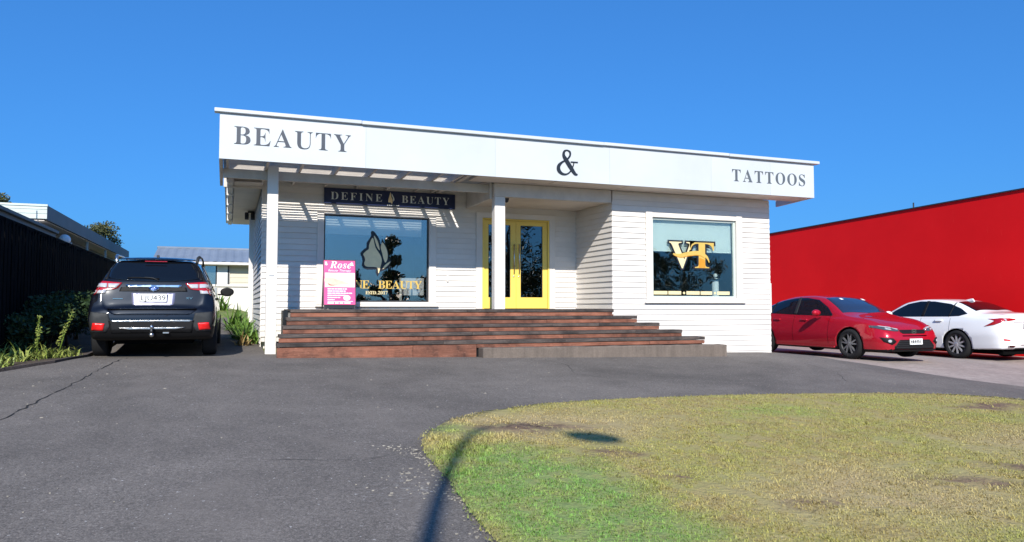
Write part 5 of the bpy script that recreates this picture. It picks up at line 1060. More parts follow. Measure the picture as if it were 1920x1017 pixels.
def wheel(root, x, y, r, width, rim_mat, spokes, twin, sx, hub=MT['alloy_dark'], rr=.72):
    w = empty('wheel', (x, y, r)); w.parent = root
    bm = bmesh.new(); R = r * rr; hw = width / 2
    bm_lathe(bm, [(R - .005, -hw * .8), (R + .01, -hw), (r - .05, -hw), (r - .012, -hw * .86), (r, -hw * .62), (r, hw * .62), (r - .012, hw * .86), (r - .05, hw), (R + .01, hw), (R - .005, hw * .8)], 48)
    link('tyre', from_bm('tyre', bm, True), MT['rubber'], w, True)
    bm = bmesh.new(); f = sx
    bm_lathe(bm, [(R + .006, f * hw * .92), (R - .02, f * hw * .96), (R - .03, f * hw * .7), (R - .035, -f * hw * .7)], 48)
    ring = bm_lathe(bm, [(R - .04, f * hw * .05), (.001, f * hw * .05)], 32)
    link('rim', from_bm('rim', bm, True), hub, w, True)
    bm = bmesh.new()
    for k in range(spokes):
        a = 2 * math.pi * k / spokes + .25
        for tw in ((-1, 1) if twin else (0,)):
            # spoke as a tapered bar from hub to rim
            a1 = a + tw * .11; a0 = a + tw * .26 * (.5 if twin else 0)
            p0, p1 = Vector((0, math.cos(a0), math.sin(a0))) * .045, Vector((0, math.cos(a1 + tw * .12), math.sin(a1 + tw * .12))) * (R - .012)
            d = (p1 - p0).normalized(); n = Vector((1, 0, 0)).cross(d); vs = []
            for p, ww, dep in ((p0, .020, .90), (p1, .013 if twin else .016, .84)):
                for q, e in ((-1, 0), (1, 0), (1, -.03), (-1, -.03)): vs.append(bm.verts.new(p + n * ww * q + Vector((f * (hw * dep + e), 0, 0))))
            for q in ((0, 1, 5, 4), (1, 2, 6, 5), (2, 3, 7, 6), (3, 0, 4, 7), (3, 2, 1, 0), (4, 5, 6, 7)): bm.faces.new([vs[i] for i in q])
    rr_ = bm_lathe(bm, [(.001, f * hw * .98), (.032, f * hw * .97), (.05, f * hw * .90), (.06, f * hw * .6)], 20)
    link('spokes', from_bm('spokes', bm), rim_mat, w, True)
    return w

def plate(root, x, y, z, w, h, text, facing=-1, tilt=0.0, bars=False):
    p = empty('number_plate', (x, y, z)); p.parent = root; p.rotation_euler = (tilt, 0, 0 if facing < 0 else math.pi)
    box('plate_panel', -w / 2, w / 2, 0, .006, -h / 2, h / 2, MT['plate'], p, .002, True)
    bm = bmesh.new()
    for a, b, c, d in ((-w / 2, w / 2, -h / 2, -h / 2 + .006), (-w / 2, w / 2, h / 2 - .006, h / 2), (-w / 2, -w / 2 + .005, -h / 2 + .006, h / 2 - .006), (w / 2 - .005, w / 2, -h / 2 + .006, h / 2 - .006)): bm_box(bm, a, b, -.002, .004, c, d)
    link('plate_border', from_bm('border', bm), MT['plate_ink'] if not bars else MT['plate'], p, True)
    if not bars:
        plain_word(text, h * .62, Matrix.Translation((0, -.002, -h * .31)) @ UPRIGHT, MT['plate_ink'], p, 'characters', .002, w * .88, True)
    else:
        r = random.Random(len(bars)); 
        for k in range(6):
            bx = -w * .40 + k * w * .14
            for q in range(2): box('character', bx + q * .022, bx + q * .022 + .010, -.003, .001, -h * .28, h * r.uniform(.1, .28), MT['plastic_grey'], p, 0, True)
            box('character', bx + .010, bx + .022, -.0028, .001, h * r.uniform(-.25, .2), h * .24, MT['plastic_grey'], p, 0, True)
    return p

# ---------- dark crossover on the drive, tail to the street
def build_crossover():
    root = empty('crossover_car', (-1.09, 12.60, gz(-1.0, 13.5) + .004), math.radians(-0.6))
    tag(root, 'dark grey crossover car parked on the drive, tail to the street', 'car', None)
    st = [(0.00, .45, .56, .64, .70, .70, .80, .76, .56), (0.03, .40, .56, .70, .77, .76, .85, .82, .64), (0.08, .34, .58, .76, .82, .80, .885, .845, .70), (0.125, .31, .62, .84, .98, .83, .90, .845, .71),
          (0.16, .30, .64, .93, 1.10, .84, .902, .845, .71), (0.20, .29, .65, .99, 1.205, .85, .904, .842, .69), (0.30, .28, .66, 1.03, 1.33, .85, .892, .832, .645), (0.42, .27, .66, 1.05, 1.465, .86, .897, .835, .60), (0.48, .27, .66, 1.05, 1.525, .86, .898, .835, .575),
          (0.60, .26, .66, 1.05, 1.552, .86, .90, .838, .575), (1.0, .24, .66, 1.04, 1.575, .865, .90, .842, .59), (1.6, .23, .66, 1.02, 1.585, .865, .90, .845, .605), (2.3, .23, .65, .995, 1.555, .865, .90, .845, .60), (2.72, .23, .65, .975, 1.455, .865, .90, .845, .60),
          (3.15, .23, .64, .96, 1.20, .865, .90, .845, .66), (3.40, .24, .63, .95, 1.05, .865, .90, .84, .72), (3.8, .25, .62, .91, .985, .86, .895, .83, .72), (4.15, .27, .60, .86, .93, .83, .87, .80, .68), (4.34, .30, .57, .76, .83, .78, .81, .74, .58), (4.46, .40, .55, .62, .66, .60, .66, .60, .42)]
    r = .343; yr, yf = .86, 3.53
    c = Car(root, st, MT['paint_navy'], [(yr, r, .405), (yf, r, .405)], .50, MT['plastic'])
    for y in (yr, yf):
        for sx in (-1, 1): wheel(root, sx * .795, y, r, .225, MT['alloy_dark'], 5, True, sx)
    # tailgate glass, spoiler, lamps
    gl = c.patch('rear_window', [(-.64, 1.235), (-.3, 1.195), (0, 1.185), (.3, 1.195), (.64, 1.235), (.625, 1.36), (.56, 1.485), (.3, 1.500), (0, 1.505), (-.3, 1.500), (-.56, 1.485), (-.625, 1.36)], 'rear', MT['car_glass'], off=.008)
    wp = empty('wiper', (0, 0, 0)); wp.parent = root
    p0, n0, _ = c.hit(.06, 1.225, 'rear'); 
    tube('wiper_arm', [p0 + Vector((0, -.03, -.02)), c.hit(-.02, 1.245, 'rear')[0] + Vector((0, -.03, 0)), c.hit(-.14, 1.255, 'rear')[0] + Vector((0, -.025, 0))], .009, MT['plastic_grey'], wp, 6, True)
    tube('wiper_blade', [c.hit(-.38 + .09 * k, 1.245 + .008 * math.sin(k), 'rear')[0] + Vector((0, -.022, 0)) for k in range(6)], .007, MT['plastic'], wp, 6, True)
    c.both('quarter_panel', [(.655, 1.22), (.73, 1.20), (.685, 1.34), (.60, 1.475), (.575, 1.48), (.635, 1.36)], 'rear', MT['plastic'], off=.005)
    sp = c.patch('spoiler', [(-.55, 1.512), (.55, 1.512), (.54, 1.545), (0, 1.565), (-.54, 1.545)], 'rear', MT['paint_navy'], off=.05, thick=.08)
    box('brake_light', -.16, .16, .385, .40, 1.510, 1.522, MT['lamp_red'], sp, .002, True)
    for sx in (1, -1):
        t = c.patch('tail_light', [(sx * a, b) for a, b in [(.445, 1.165), (.80, 1.195), (.90, 1.18), (.895, 1.09), (.88, 1.03), (.55, 1.065), (.50, 1.085)]], 'rear', MT['lamp_red'], off=.012)
        c.patch('lamp_insert', [(sx * a, b) for a, b in [(.475, 1.150), (.635, 1.150), (.635, 1.085), (.525, 1.085)]], 'rear', MT['lamp_clear'], off=.020, parent=t)
        c.patch('lamp_insert', [(sx * a, b) for a, b in [(.65, 1.152), (.81, 1.155), (.85, 1.10), (.65, 1.09)]], 'rear', MT['lamp_clear'], off=.020, parent=t)
        c.patch('reversing_light', [(sx * a, b) for a, b in [(.655, 1.055), (.84, 1.052), (.835, 1.0), (.67, 1.0)]], 'rear', MT['lamp_clear'], off=.012, parent=t)
        rf = c.patch('reflector', [(sx * a, b) for a, b in [(.645, .545), (.80, .555), (.825, .45), (.665, .44)]], 'rear', MT['reflector'], off=.016)
        c.patch('reflector_surround', [(sx * a, b) for a, b in [(.60, .70), (.84, .72), (.855, .62), (.845, .41), (.63, .41), (.56, .52)]], 'rear', MT['plastic_grey'], off=.006)
    c.patch('garnish', [(-.40, 1.135), (.40, 1.135), (.385, 1.10), (-.385, 1.10)], 'rear', MT['chrome'], off=.014, thick=.03)
    c.patch('badge_panel', [(-.46, 1.098), (.46, 1.098), (.48, 1.035), (-.48, 1.035)], 'rear', MT['plastic'], off=.008)
    pr = c.patch('plate_recess', [(-.31, 1.01), (.31, 1.01), (.295, .835), (.27, .82), (-.27, .82), (-.295, .835)], 'rear', MT['alloy'], off=.004)
    pr["label"] = "body panel behind the number plate, coloured pale as if reflecting the sky"
    pr.data.materials[0] = plain('panel_sky_sheen', (0.17, 0.17, 0.25), 0.3, 0.2, .8)  # sky reflection on the body paint, put into the base colour
    yp = min(c.hit(0, .90, 'rear')[0].y, c.hit(0, .98, 'rear')[0].y)
    plate(root, 0, yp - .022, .938, .385, .135, 'LJU439', -1, math.radians(-3))
    yb = c.hit(0, 1.075, 'rear')[0].y
    e = c.patch('emblem', [(.075 * math.cos(a), 1.075 + .04 * math.sin(a)) for a in [i * math.pi / 8 for i in range(16)]], 'rear', MT['chrome'], off=.022)
    c.patch('emblem_field', [(.062 * math.cos(a), 1.075 + .030 * math.sin(a)) for a in [i * math.pi / 8 for i in range(16)]], 'rear', plain('emblem_blue', (.02, .05, .2), .2, .3, 1), off=.028, parent=e)
    for dx, dz, q in ((-.03, .008, .010), (0, .012, .006), (.022, .012, .006), (.03, -.008, .006), (.008, -.012, .006)):
        c.patch('emblem_star', [(dx + q * math.cos(a), 1.075 + dz + q * math.sin(a)) for a in [i * math.pi / 3 for i in range(6)]], 'rear', MT['chrome'], off=.032, parent=e)
    for ch, x in (('X', .485), ('V', .535)): plain_word(ch, .036, Matrix.Translation((x, c.hit(x, .93, 'rear')[0].y - .012, .915)) @ UPRIGHT, MT['chrome'], root, 'badge_letter', .006, .045, True)
    box('badge_strip', -.56, -.42, c.hit(-.5, .92, 'rear')[0].y - .012, c.hit(-.5, .92, 'rear')[0].y + .01, .915, .925, MT['chrome'], root, .001, True)
    # bumper details
    c.patch('bumper_lip', [(-.60, .775), (.60, .775), (.62, .755), (-.62, .755)], 'rear', MT['paint_navy'], off=.03, thick=.05)
    c.patch('bumper_insert', [(-.60, .585), (.60, .585), (.56, .40), (-.56, .40)], 'rear', MT['plastic'], off=.006)
    c.patch('bumper_trim', [(-.57, .592), (.57, .592), (.56, .570), (-.56, .570)], 'rear', MT['steel'], off=.016)
    c.patch('bumper_trim', [(-.47, .480), (.47, .480), (.36, .455), (-.36, .455)], 'rear', MT['steel'], off=.020)
    tb = empty('tow_bar', (0, 0, 0)); tb.parent = root
    tube('tow_tongue', [(0, .12, .36), (0, -.02, .36), (0, -.07, .40), (0, -.07, .47)], .018, MT['dark_metal'], tb, 10, True)
    bm = bmesh.new(); bmesh.ops.create_uvsphere(bm, u_segments=14, v_segments=8, radius=.028, matrix=Matrix.Translation((0, -.07, .49))); link('tow_ball', from_bm('ball', bm, True), MT['chrome'], tb, True)
    bm = bmesh.new(); bmesh.ops.create_uvsphere(bm, u_segments=14, v_segments=8, radius=.036, matrix=Matrix.Translation((0, -.05, .37))); link('tow_coupling', from_bm('coup', bm, True), MT['steel'], tb, True)
    box('trailer_socket', .15, .24, -.01, .03, .385, .41, MT['steel'], root, .004, True)
    box('underbody', -.55, .55, .35, 4.0, .22, .36, MT['well'], root, 0, True)
    # side glass, handles, mirrors, roof rails, fin
    side = [(.58, 1.09), (.72, 1.35), (1.0, 1.475), (1.7, 1.495), (2.3, 1.465), (2.62, 1.38), (3.02, 1.12), (3.05, 1.03), (2.0, 1.06)]
    c.both('side_window', side, 'right', MT['car_glass'], off=.006)
    for y in (1.12, 1.98): c.both('window_pillar', [(y, 1.07), (y + .07, 1.07), (y + .05, 1.49), (y - .02, 1.49)], 'right', MT['plastic'], off=.012)
    for y in (1.35, 2.25): c.both('door_handle', [(y, .95), (y + .20, .945), (y + .20, .915), (y, .92)], 'right', MT['paint_navy'], off=.035, thick=.05)
    for y in (1.08, 2.02): c.both('door_gap', [(y, .5), (y + .006, .5), (y + .006, 1.02), (y, 1.02)], 'right', MT['well'], off=.002, thick=.004)
    c.patch('windscreen', [(-.58, 2.80), (.58, 2.80), (.70, 3.36), (-.70, 3.36)], 'top', MT['car_glass'], off=.006)
    for sx in (-1, 1):
        m = empty('mirror', (0, 0, 0)); m.parent = root
        bm = bmesh.new(); bmesh.ops.create_uvsphere(bm, u_segments=16, v_segments=10, radius=1, matrix=Matrix.Translation((sx * 1.03, 2.78, 1.085)) @ Matrix.Diagonal((.125, .07, .085, 1)))
        for v in bm.verts: v.co.y = max(v.co.y, 2.75)
        link('mirror_housing', from_bm('mh', bm, True), MT['plastic'], m, True)
        box('mirror_stalk', min(sx * .86, sx * .98), max(sx * .86, sx * .98), 2.77, 2.81, 1.02, 1.05, MT['plastic'], m, .006, True)
        bm = bmesh.new(); bm_tube(bm, [(sx * .585, .60, 1.50), (sx * .60, .70, 1.60), (sx * .61, .85, 1.632), (sx * .62, 1.6, 1.645), (sx * .615, 2.2, 1.63), (sx * .61, 2.35, 1.555)], [.022, .026, .018, .016, .016, .02], 8)
        link('roof_rail', from_bm('rail', bm, True), MT['steel'] if sx < 0 else MT['plastic_grey'], root, True)
    prism('antenna_fin', [(.62, 1.545), (.84, 1.57), (.69, 1.635), (.66, 1.635)], 0, -.018, .018, MT['plastic_grey'], root, True)
    return root

# ---------- red hatchback facing the street
def build_hatch():
    root = empty('hatchback_car', (13.42, 15.87, gz(13.4, 13.8) - .004), math.pi + math.radians(RED_ROT))
    root.location = (RED_X, RED_Y, gz(12.9, 13.8))
    tag(root, 'metallic red hatchback facing the street beside the shop', 'car')
    st = [(0, .42, .55, .74, .82, .58, .70, .64, .46), (.06, .32, .57, .83, .94, .74, .81, .74, .60), (.22, .25, .58, .90, 1.02, .82, .865, .79, .60), (.7, .20, .58, .925, 1.19, .855, .895, .81, .555), (1.2, .19, .58, .925, 1.335, .86, .90, .815, .555), (1.7, .18, .57, .91, 1.405, .86, .90, .82, .565), (2.1, .18, .56, .895, 1.418, .86, .90, .82, .57),
          (2.6, .18, .55, .88, 1.365, .86, .90, .82, .57), (3.0, .18, .55, .87, 1.20, .86, .90, .82, .61), (3.3, .18, .55, .86, 1.02, .86, .90, .82, .69), (3.5, .18, .55, .845, .955, .86, .895, .815, .71), (3.95, .18, .53, .79, .885, .855, .885, .80, .69), (4.25, .18, .50, .71, .80, .82, .85, .76, .63), (4.40, .18, .47, .645, .72, .76, .79, .70, .56), (4.50, .20, .44, .56, .62, .66, .70, .62, .46), (4.55, .26, .42, .50, .54, .52, .58, .50, .36)]
    r = .325; yr, yf = .90, 3.635
    c = Car(root, st, MT['paint_red'], [(yr, r, .368), (yf, r, .368)])
    for y in (yr, yf):
        for sx in (-1, 1): wheel(root, sx * .79, y, r, .225, MT['alloy_mid'], 5, True, sx, rr=.745)
    c.patch('windscreen', [(-.53, 2.62), (0, 2.56), (.53, 2.62), (.665, 3.26), (0, 3.36), (-.665, 3.26)], 'top', MT['car_glass_clear'], off=.006)
    for x in (-.50, .16): c.patch('windscreen_sticker', [(x, 2.70), (x + .07, 2.70), (x + .07, 2.78), (x, 2.78)], 'top', MT['plate'], off=.011)
    side = [(.62, 1.03), (.85, 1.16), (1.25, 1.285), (1.7, 1.345), (2.1, 1.352), (2.5, 1.30), (2.85, 1.12), (3.06, .955), (3.05, .93), (2.0, .945), (1.0, .975)]
    c.both('side_window', side, 'right', MT['car_glass'], off=.006)
    for y, w in ((1.02, .05), (1.86, .09)): c.both('window_pillar', [(y, .965), (y + w, .965), (y + w - .03, 1.36), (y - .02, 1.36)], 'right', MT['plastic_grey'] if w > .06 else MT['plastic'], off=.012)
    for y in (1.25, 2.15): c.both('door_handle', [(y, .845), (y + .20, .84), (y + .20, .81), (y, .815)], 'right', MT['paint_red'], off=.03, thick=.05)
    for y in (1.0, 1.90, 3.02): c.both('door_gap', [(y, .32), (y + .006, .32), (y + .006, .92), (y, .92)], 'right', MT['well'], off=.002, thick=.004)
    c.both('sill_trim', [(1.3, .22), (3.2, .22), (3.2, .26), (1.3, .26)], 'right', MT['paint_red'], off=.018, thick=.03)
    for sx in (-1, 1):
        m = empty('mirror', (0, 0, 0)); m.parent = root
        bm = bmesh.new(); bmesh.ops.create_uvsphere(bm, u_segments=16, v_segments=10, radius=1, matrix=Matrix.Translation((sx * 1.0, 2.80, 1.0)) @ Matrix.Diagonal((.12, .075, .075, 1)))
        for v in bm.verts: v.co.y = max(v.co.y, 2.765)
        link('mirror_housing', from_bm('mh', bm, True), MT['paint_red'], m, True)
        box('mirror_stalk', min(sx * .84, sx * .95), max(sx * .84, sx * .95), 2.79, 2.83, .93, .955, MT['plastic'], m, .006, True)
        h = c.patch('headlight', [(sx * a, b) for a, b in [(.36, .655), (.52, .69), (.70, .725), (.80, .735), (.815, .69), (.70, .645), (.50, .615), (.38, .615)]], 'front', MT['lamp_smoke'], off=.010, step=.03)
        c.patch('running_light', [(sx * a, b) for a, b in [(.38, .662), (.55, .70), (.72, .728), (.72, .712), (.55, .682), (.40, .645)]], 'front', MT['lamp_clear'], off=.018, parent=h, step=.03)
        c.patch('lamp_unit', [(sx * a, b) for a, b in [(.56, .665), (.66, .685), (.66, .655), (.56, .64)]], 'front', MT['lamp_clear'], off=.016, parent=h, step=.03)
        f = c.patch('fog_pocket', [(sx * a, b) for a, b in [(.52, .40), (.60, .475), (.80, .49), (.76, .40), (.62, .335)]], 'front', MT['plastic'], off=.008, step=.04)
        c.patch('fog_lamp', [(sx * (.665 + .035 * math.cos(a)), .415 + .030 * math.sin(a)) for a in [i * math.pi / 5 for i in range(10)]], 'front', MT['lamp_clear'], off=.016, parent=f, step=.03)
    g = c.patch('grille', [(-.35, .645), (.35, .645), (.36, .60), (.30, .565), (-.30, .565), (-.36, .60)], 'front', MT['plastic'], off=.008, step=.04)
    lg = c.patch('lower_grille', [(-.42, .44), (.42, .44), (.56, .30), (.55, .245), (-.55, .245), (-.56, .30)], 'front', MT['plastic'], off=.008, step=.05)
    for k in range(4): c.patch('grille_bar', [(-.44 - .025 * k, .405 - .04 * k), (.44 + .025 * k, .405 - .04 * k), (.44 + .025 * k, .395 - .04 * k), (-.44 - .025 * k, .395 - .04 * k)], 'front', MT['plastic_grey'], off=.014, parent=lg, step=.06)
    y = c.hit(0, .605, 'front')[0].y
    em = empty('emblem', (0, y + .02, .61)); em.parent = root
    bm = bmesh.new()
    for sx in (-1, 1):
        bm_box(bm, *sorted((sx * .052, sx * .062)), -.006, .006, -.045, .045)
        bm_box(bm, *sorted((sx * .022, sx * .036)), -.006, .008, -.036, .036)
    bm_box(bm, -.0215, .0215, -.006, .008, -.006, .008); bm_box(bm, -.0515, .0515, -.006, .006, .038, .047); bm_box(bm, -.0515, .0515, -.006, .006, -.047, -.040)
    link('emblem_letter', from_bm('emb', bm), MT['chrome'], em, True)
    plate(root, 0, c.hit(0, .46, 'front')[0].y + .035, .40, .36, .125, '', 1, 0, 'red')
    c.patch('splitter', [(-.62, .235), (.62, .235), (.60, .20), (-.60, .20)], 'front', MT['plastic'], off=.02, thick=.05)
    box('underbody', -.55, .55, .4, 4.1, .16, .30, MT['well'], root, 0, True)
    return root

# ---------- white saloon, tail to the street
def build_saloon():
    root = empty('saloon_car', (WH_X, WH_Y, gz(16.6, 13.2)), math.radians(WH_ROT))
    tag(root, 'white saloon car parked tail out in front of the red wall', 'car')
    st = [(0, .36, .60, .82, .90, .60, .70, .62, .50), (.04, .28, .62, .90, 1.02, .70, .79, .70, .60), (.10, .25, .62, .935, 1.07, .78, .835, .745, .62), (.30, .24, .62, .96, 1.095, .83, .88, .785, .62), (.62, .22, .61, .965, 1.115, .855, .90, .80, .60), (.85, .20, .60, .965, 1.20, .86, .905, .81, .57), (1.3, .19, .59, .95, 1.355, .86, .905, .815, .555), (1.75, .18, .58, .935, 1.42, .86, .905, .82, .565), (2.2, .18, .58, .92, 1.43, .86, .905, .82, .57),
          (2.7, .18, .57, .91, 1.37, .86, .905, .82, .58), (3.15, .18, .57, .90, 1.16, .86, .905, .82, .63), (3.4, .18, .57, .89, 1.02, .86, .905, .82, .69), (3.8, .18, .56, .86, .955, .86, .90, .81, .69), (4.25, .18, .54, .79, .87, .83, .87, .77, .64), (4.52, .22, .50, .66, .73, .74, .78, .68, .54), (4.66, .32, .48, .56, .60, .54, .60, .52, .38)]
    r = .332; yr, yf = 1.10, 3.85
    c = Car(root, st, MT['paint_white'], [(yr, r, .375), (yf, r, .375)])
    for y in (yr, yf):
        for sx in (-1, 1): wheel(root, sx * .80, y, r, .23, MT['alloy'], 10, False, sx, rr=.74)
    c.patch('rear_window', [(-.50, 1.32), (0, 1.37), (.50, 1.32), (.60, .80), (0, .72), (-.60, .80)], 'top', MT['car_glass'], off=.006)
    c.patch('windscreen', [(-.55, 2.75), (.55, 2.75), (.66, 3.34), (-.66, 3.34)], 'top', MT['car_glass'], off=.006)
    side = [(.92, 1.06), (1.15, 1.19), (1.45, 1.30), (1.9, 1.362), (2.3, 1.365), (2.65, 1.30), (3.0, 1.13), (3.2, .99), (3.2, .965), (2.2, .98), (1.4, .99), (1.1, 1.005)]
    c.both('side_window', side, 'right', MT['car_glass'], off=.006)
    for y, w in ((1.35, .022), (2.06, .08)): c.both('window_pillar', [(y, .99), (y + w, .99), (y + w - .03, 1.37), (y - .03, 1.37)], 'right', MT['plastic'], off=.012)
    for y in (1.50, 2.38): c.both('door_handle', [(y, .90), (y + .20, .895), (y + .20, .865), (y, .87)], 'right', MT['paint_white'], off=.035, thick=.05)
    for y in (1.30, 2.12, 3.10): c.both('door_gap', [(y, .32), (y + .006, .32), (y + .006, .95), (y, .95)], 'right', MT['well'], off=.002, thick=.004)
    for sx in (-1, 1):
        m = empty('mirror', (0, 0, 0)); m.parent = root
        bm = bmesh.new(); bmesh.ops.create_uvsphere(bm, u_segments=16, v_segments=10, radius=1, matrix=Matrix.Translation((sx * 1.0, 2.95, 1.04)) @ Matrix.Diagonal((.12, .075, .075, 1)))
        link('mirror_housing', from_bm('mh', bm, True), MT['paint_white'], m, True)
        box('mirror_stalk', min(sx * .84, sx * .95), max(sx * .84, sx * .95), 2.93, 2.97, .97, .995, MT['plastic'], m, .006, True)
        t = c.patch('tail_light', [(sx * a, b) for a, b in [(.38, .950), (.60, .966), (.72, .965), (.80, .945), (.80, .89), (.70, .895), (.58, .905), (.40, .925)]], 'rear', MT['lamp_red'], off=.010, step=.03)
        c.patch('tail_light_wing', [(.06, .94), (.15, .945), (.26, .865), (.42, .77), (.20, .81), (.08, .865)], 'right' if sx > 0 else 'left', MT['lamp_red'], off=.010, step=.03, parent=t)
        c.patch('lamp_insert', [(sx * a, b) for a, b in [(.66, .95), (.70, .958), (.69, .90), (.655, .895)]], 'rear', MT['lamp_clear'], off=.016, step=.03, parent=t)
        c.patch('reflector', [(sx * a, b) for a, b in [(.60, .475), (.76, .50), (.74, .46), (.60, .455)]], 'rear', MT['reflector'], off=.010, step=.03)
        ex = c.patch('exhaust_tip', [(sx * a, b) for a, b in [(.44, .345), (.66, .35), (.62, .30), (.46, .30)]], 'rear', MT['chrome'], off=.02, step=.04)
        c.patch('exhaust_mouth', [(sx * a, b) for a, b in [(.47, .337), (.63, .34), (.60, .308), (.48, .308)]], 'rear', MT['well'], off=.026, step=.04, parent=ex)
    c.patch('boot_gap', [(-.62, .885), (.62, .885), (.62, .879), (-.62, .879)], 'rear', MT['well'], off=.003, step=.05)
    c.patch('diffuser', [(-.40, .285), (.40, .285), (.38, .23), (-.38, .23)], 'rear', MT['plastic'], off=.006, step=.05)
    c.patch('emblem', [(.045 * math.cos(a), .985 + .035 * math.sin(a)) for a in [i * math.pi / 6 for i in range(12)]], 'rear', MT['plastic_grey'], off=.012)
    plate(root, 0, c.hit(0, .86, 'rear')[0].y - .03, .80, .36, .125, '', -1, 0, 'white')
    prism('antenna_fin', [(1.28, 1.35), (1.50, 1.40), (1.36, 1.43), (1.33, 1.43)], 0, -.02, .02, MT['paint_white'], root, True)
    box('underbody', -.62, .62, .15, 4.3, .13, .30, MT['well'], root, 0, True)
    return root

RED_X, RED_Y, RED_ROT = 13.62, 16.25, 0.0
WH_X, WH_Y, WH_ROT = 17.2, 11.75, 0.0
build_crossover()
build_hatch()
build_saloon()

# ------------------------------------------------------------------ around the shop
def mat_red_wall():
    t = NT('red_painted_block'); v = t.obj
    a = t.noise(v, 0.6, 5, 0.6); s = t.noise(t.mapping(v, (1, 13, 1.1)), 1.5, 5, 0.75)
    c = t.ramp(a, [(0.3, (0.80, 0.007, 0.009)), (0.7, (0.92, 0.010, 0.012))])
    c = t.mix(t.ramp(s, [(0.64, 0.0), (0.72, 0.6)]), c, (0.95, 0.085, 0.06))
    br = t.n.new("ShaderNodeTexBrick"); mp = t.n.new("ShaderNodeMapping"); mp.inputs["Rotation"].default_value = (math.radians(90), 0, math.radians(90))
    t.link(v, mp.inputs["Vector"]); t.link(mp.outputs[0], br.inputs["Vector"])
    br.inputs["Scale"].default_value = 1.0; br.inputs["Brick Width"].default_value = .40; br.inputs["Row Height"].default_value = .20; br.inputs["Mortar Size"].default_value = .006
    c = t.mix(t.ramp(br.outputs["Fac"], [(0.0, 0.0), (1.0, 0.35)]), c, (0.55, 0.006, 0.008)); t.bump(br.outputs["Fac"], -0.35, 0.006); t.set(c, 0.6, Specular_IOR_Level=0.15); return t.m
MT['red_wall'] = mat_red_wall()
rw = empty('red_building', (18.7, 18, -.4)); tag(rw, 'long blank red painted building behind the parked cars', 'building')
prism('wall', [(8.5, -.6), (30, -.6), (30, 3.34), (8.5, 3.955)], 0, 18.6, 18.8, MT['red_wall'], rw)
prism('parapet_cap', [(8.45, 3.958), (30.05, 3.343), (30.05, 3.375), (8.45, 3.99)], 0, 18.56, 18.86, MT['dark_metal'], rw)
box('front_wall', 18.8, 30, 8.5, 8.7, -.6, 3.95, MT['red_wall'], rw, 0)
prism('roof', [(8.7, 3.6), (30, 3.1), (30, 3.2), (8.7, 3.7)], 0, 18.8, 30, MT['grey_metal'], rw)
tube('vent_pipe', [(18.95, 16.2, 3.4), (18.95, 16.2, 3.98)], .02, MT['dark_metal'], rw, 8)

# ---------- black paling fence on the left
pf = empty('paling_fence', (-3.0, 17, .1)); tag(pf, 'tall black stained paling fence along the left of the drive', 'fence')
def build_fence():
    r = random.Random(21)
    for z in (.5, 1.25, 1.9): box('rail', -3.12, -3.07, 11.65, 30.0, z + .2, z + .29, MT['fence_black'], pf, 0)
    base = []
    for v in range(3):
        w = .15; tip = .07
        vs = [(0, -w / 2, 0), (0, w / 2, 0), (0, w / 2, 1 - tip / 2), (0, w * .12, 1), (0, -w * .12, 1), (0, -w / 2, 1 - tip / 2)]
        n = len(vs); pts = vs + [(-.02, b, c) for _, b, c in vs]
        fs = [tuple(range(n)), tuple(range(2 * n - 1, n - 1, -1))] + [(i, n + i, n + (i + 1) % n, (i + 1) % n) for i in range(n)]
        me = mesh('paling', pts, fs); me.materials.append(MT['fence_black']); base.append(me)
    y = 11.75
    while y < 30:
        g = gz(-3, y)
        for back in (0, 1):
            yy = y + (.098 if back else 0)
            o = bpy.data.objects.new('paling', base[RND.randrange(3)]); COL.objects.link(o)
            o.location = (-3.05 - .07 * back, yy + r.uniform(-.008, .008), g - .02); o.scale = (1, 1, 2.17 - g + r.uniform(-.035, .03) - .10 * back)
            o.rotation_euler = (r.uniform(-.008, .008), 0, 0)
            o.parent = pf; o.matrix_parent_inverse = Matrix.Translation(-Vector(pf.location))
        y += .196
build_fence()
box('garden_edging', -2.62, -2.58, 11.3, 11.34, -.1, .02, MT['timber_grey']) if False else None
ge = empty('garden_edging', (-2.3, 12.4, 0)); tag(ge, 'low dark timber edging between the drive and the left garden bed', 'edging')
pts = [(-3.4, 10.3), (-2.73, 11.31), (-2.28, 12.05), (-2.06, 13.2), (-2.03, 15.5), (-1.8, 22.5)]
for a, b in zip(pts[:-1], pts[1:]):
    d = Vector((b[0] - a[0], b[1] - a[1])).normalized(); n = Vector((-d.y, d.x)) * .022
    vs = []
    for p, e in ((a, -.0), (b, -.001)):
        for s in (-1, 1):
            for z in (-.06, .045 - .004 * (p is b)): vs.append((p[0] + n.x * s, p[1] + n.y * s, gz(*p) + z))
    link('edging_board', mesh('edging_board', vs, [(0, 1, 3, 2), (4, 6, 7, 5), (0, 4, 5, 1), (2, 3, 7, 6), (1, 5, 7, 3), (0, 2, 6, 4)]), MT['timber_grey'], ge)
struct(sheet('garden_bed', [(-3.4, 10.3), (-2.75, 11.31), (-2.3, 12.05), (-2.08, 13.2), (-2.05, 15.5), (-1.82, 22.5), (-3.1, 22.5), (-3.1, 10)], 0.012, MT['soil'], .7))
struct(sheet('back_lawn', [(-3.0, 22.9), (2.5, 22.9), (2.5, 30.5), (-3.0, 30.5)], 0.01, MT['back_grass'], .8))

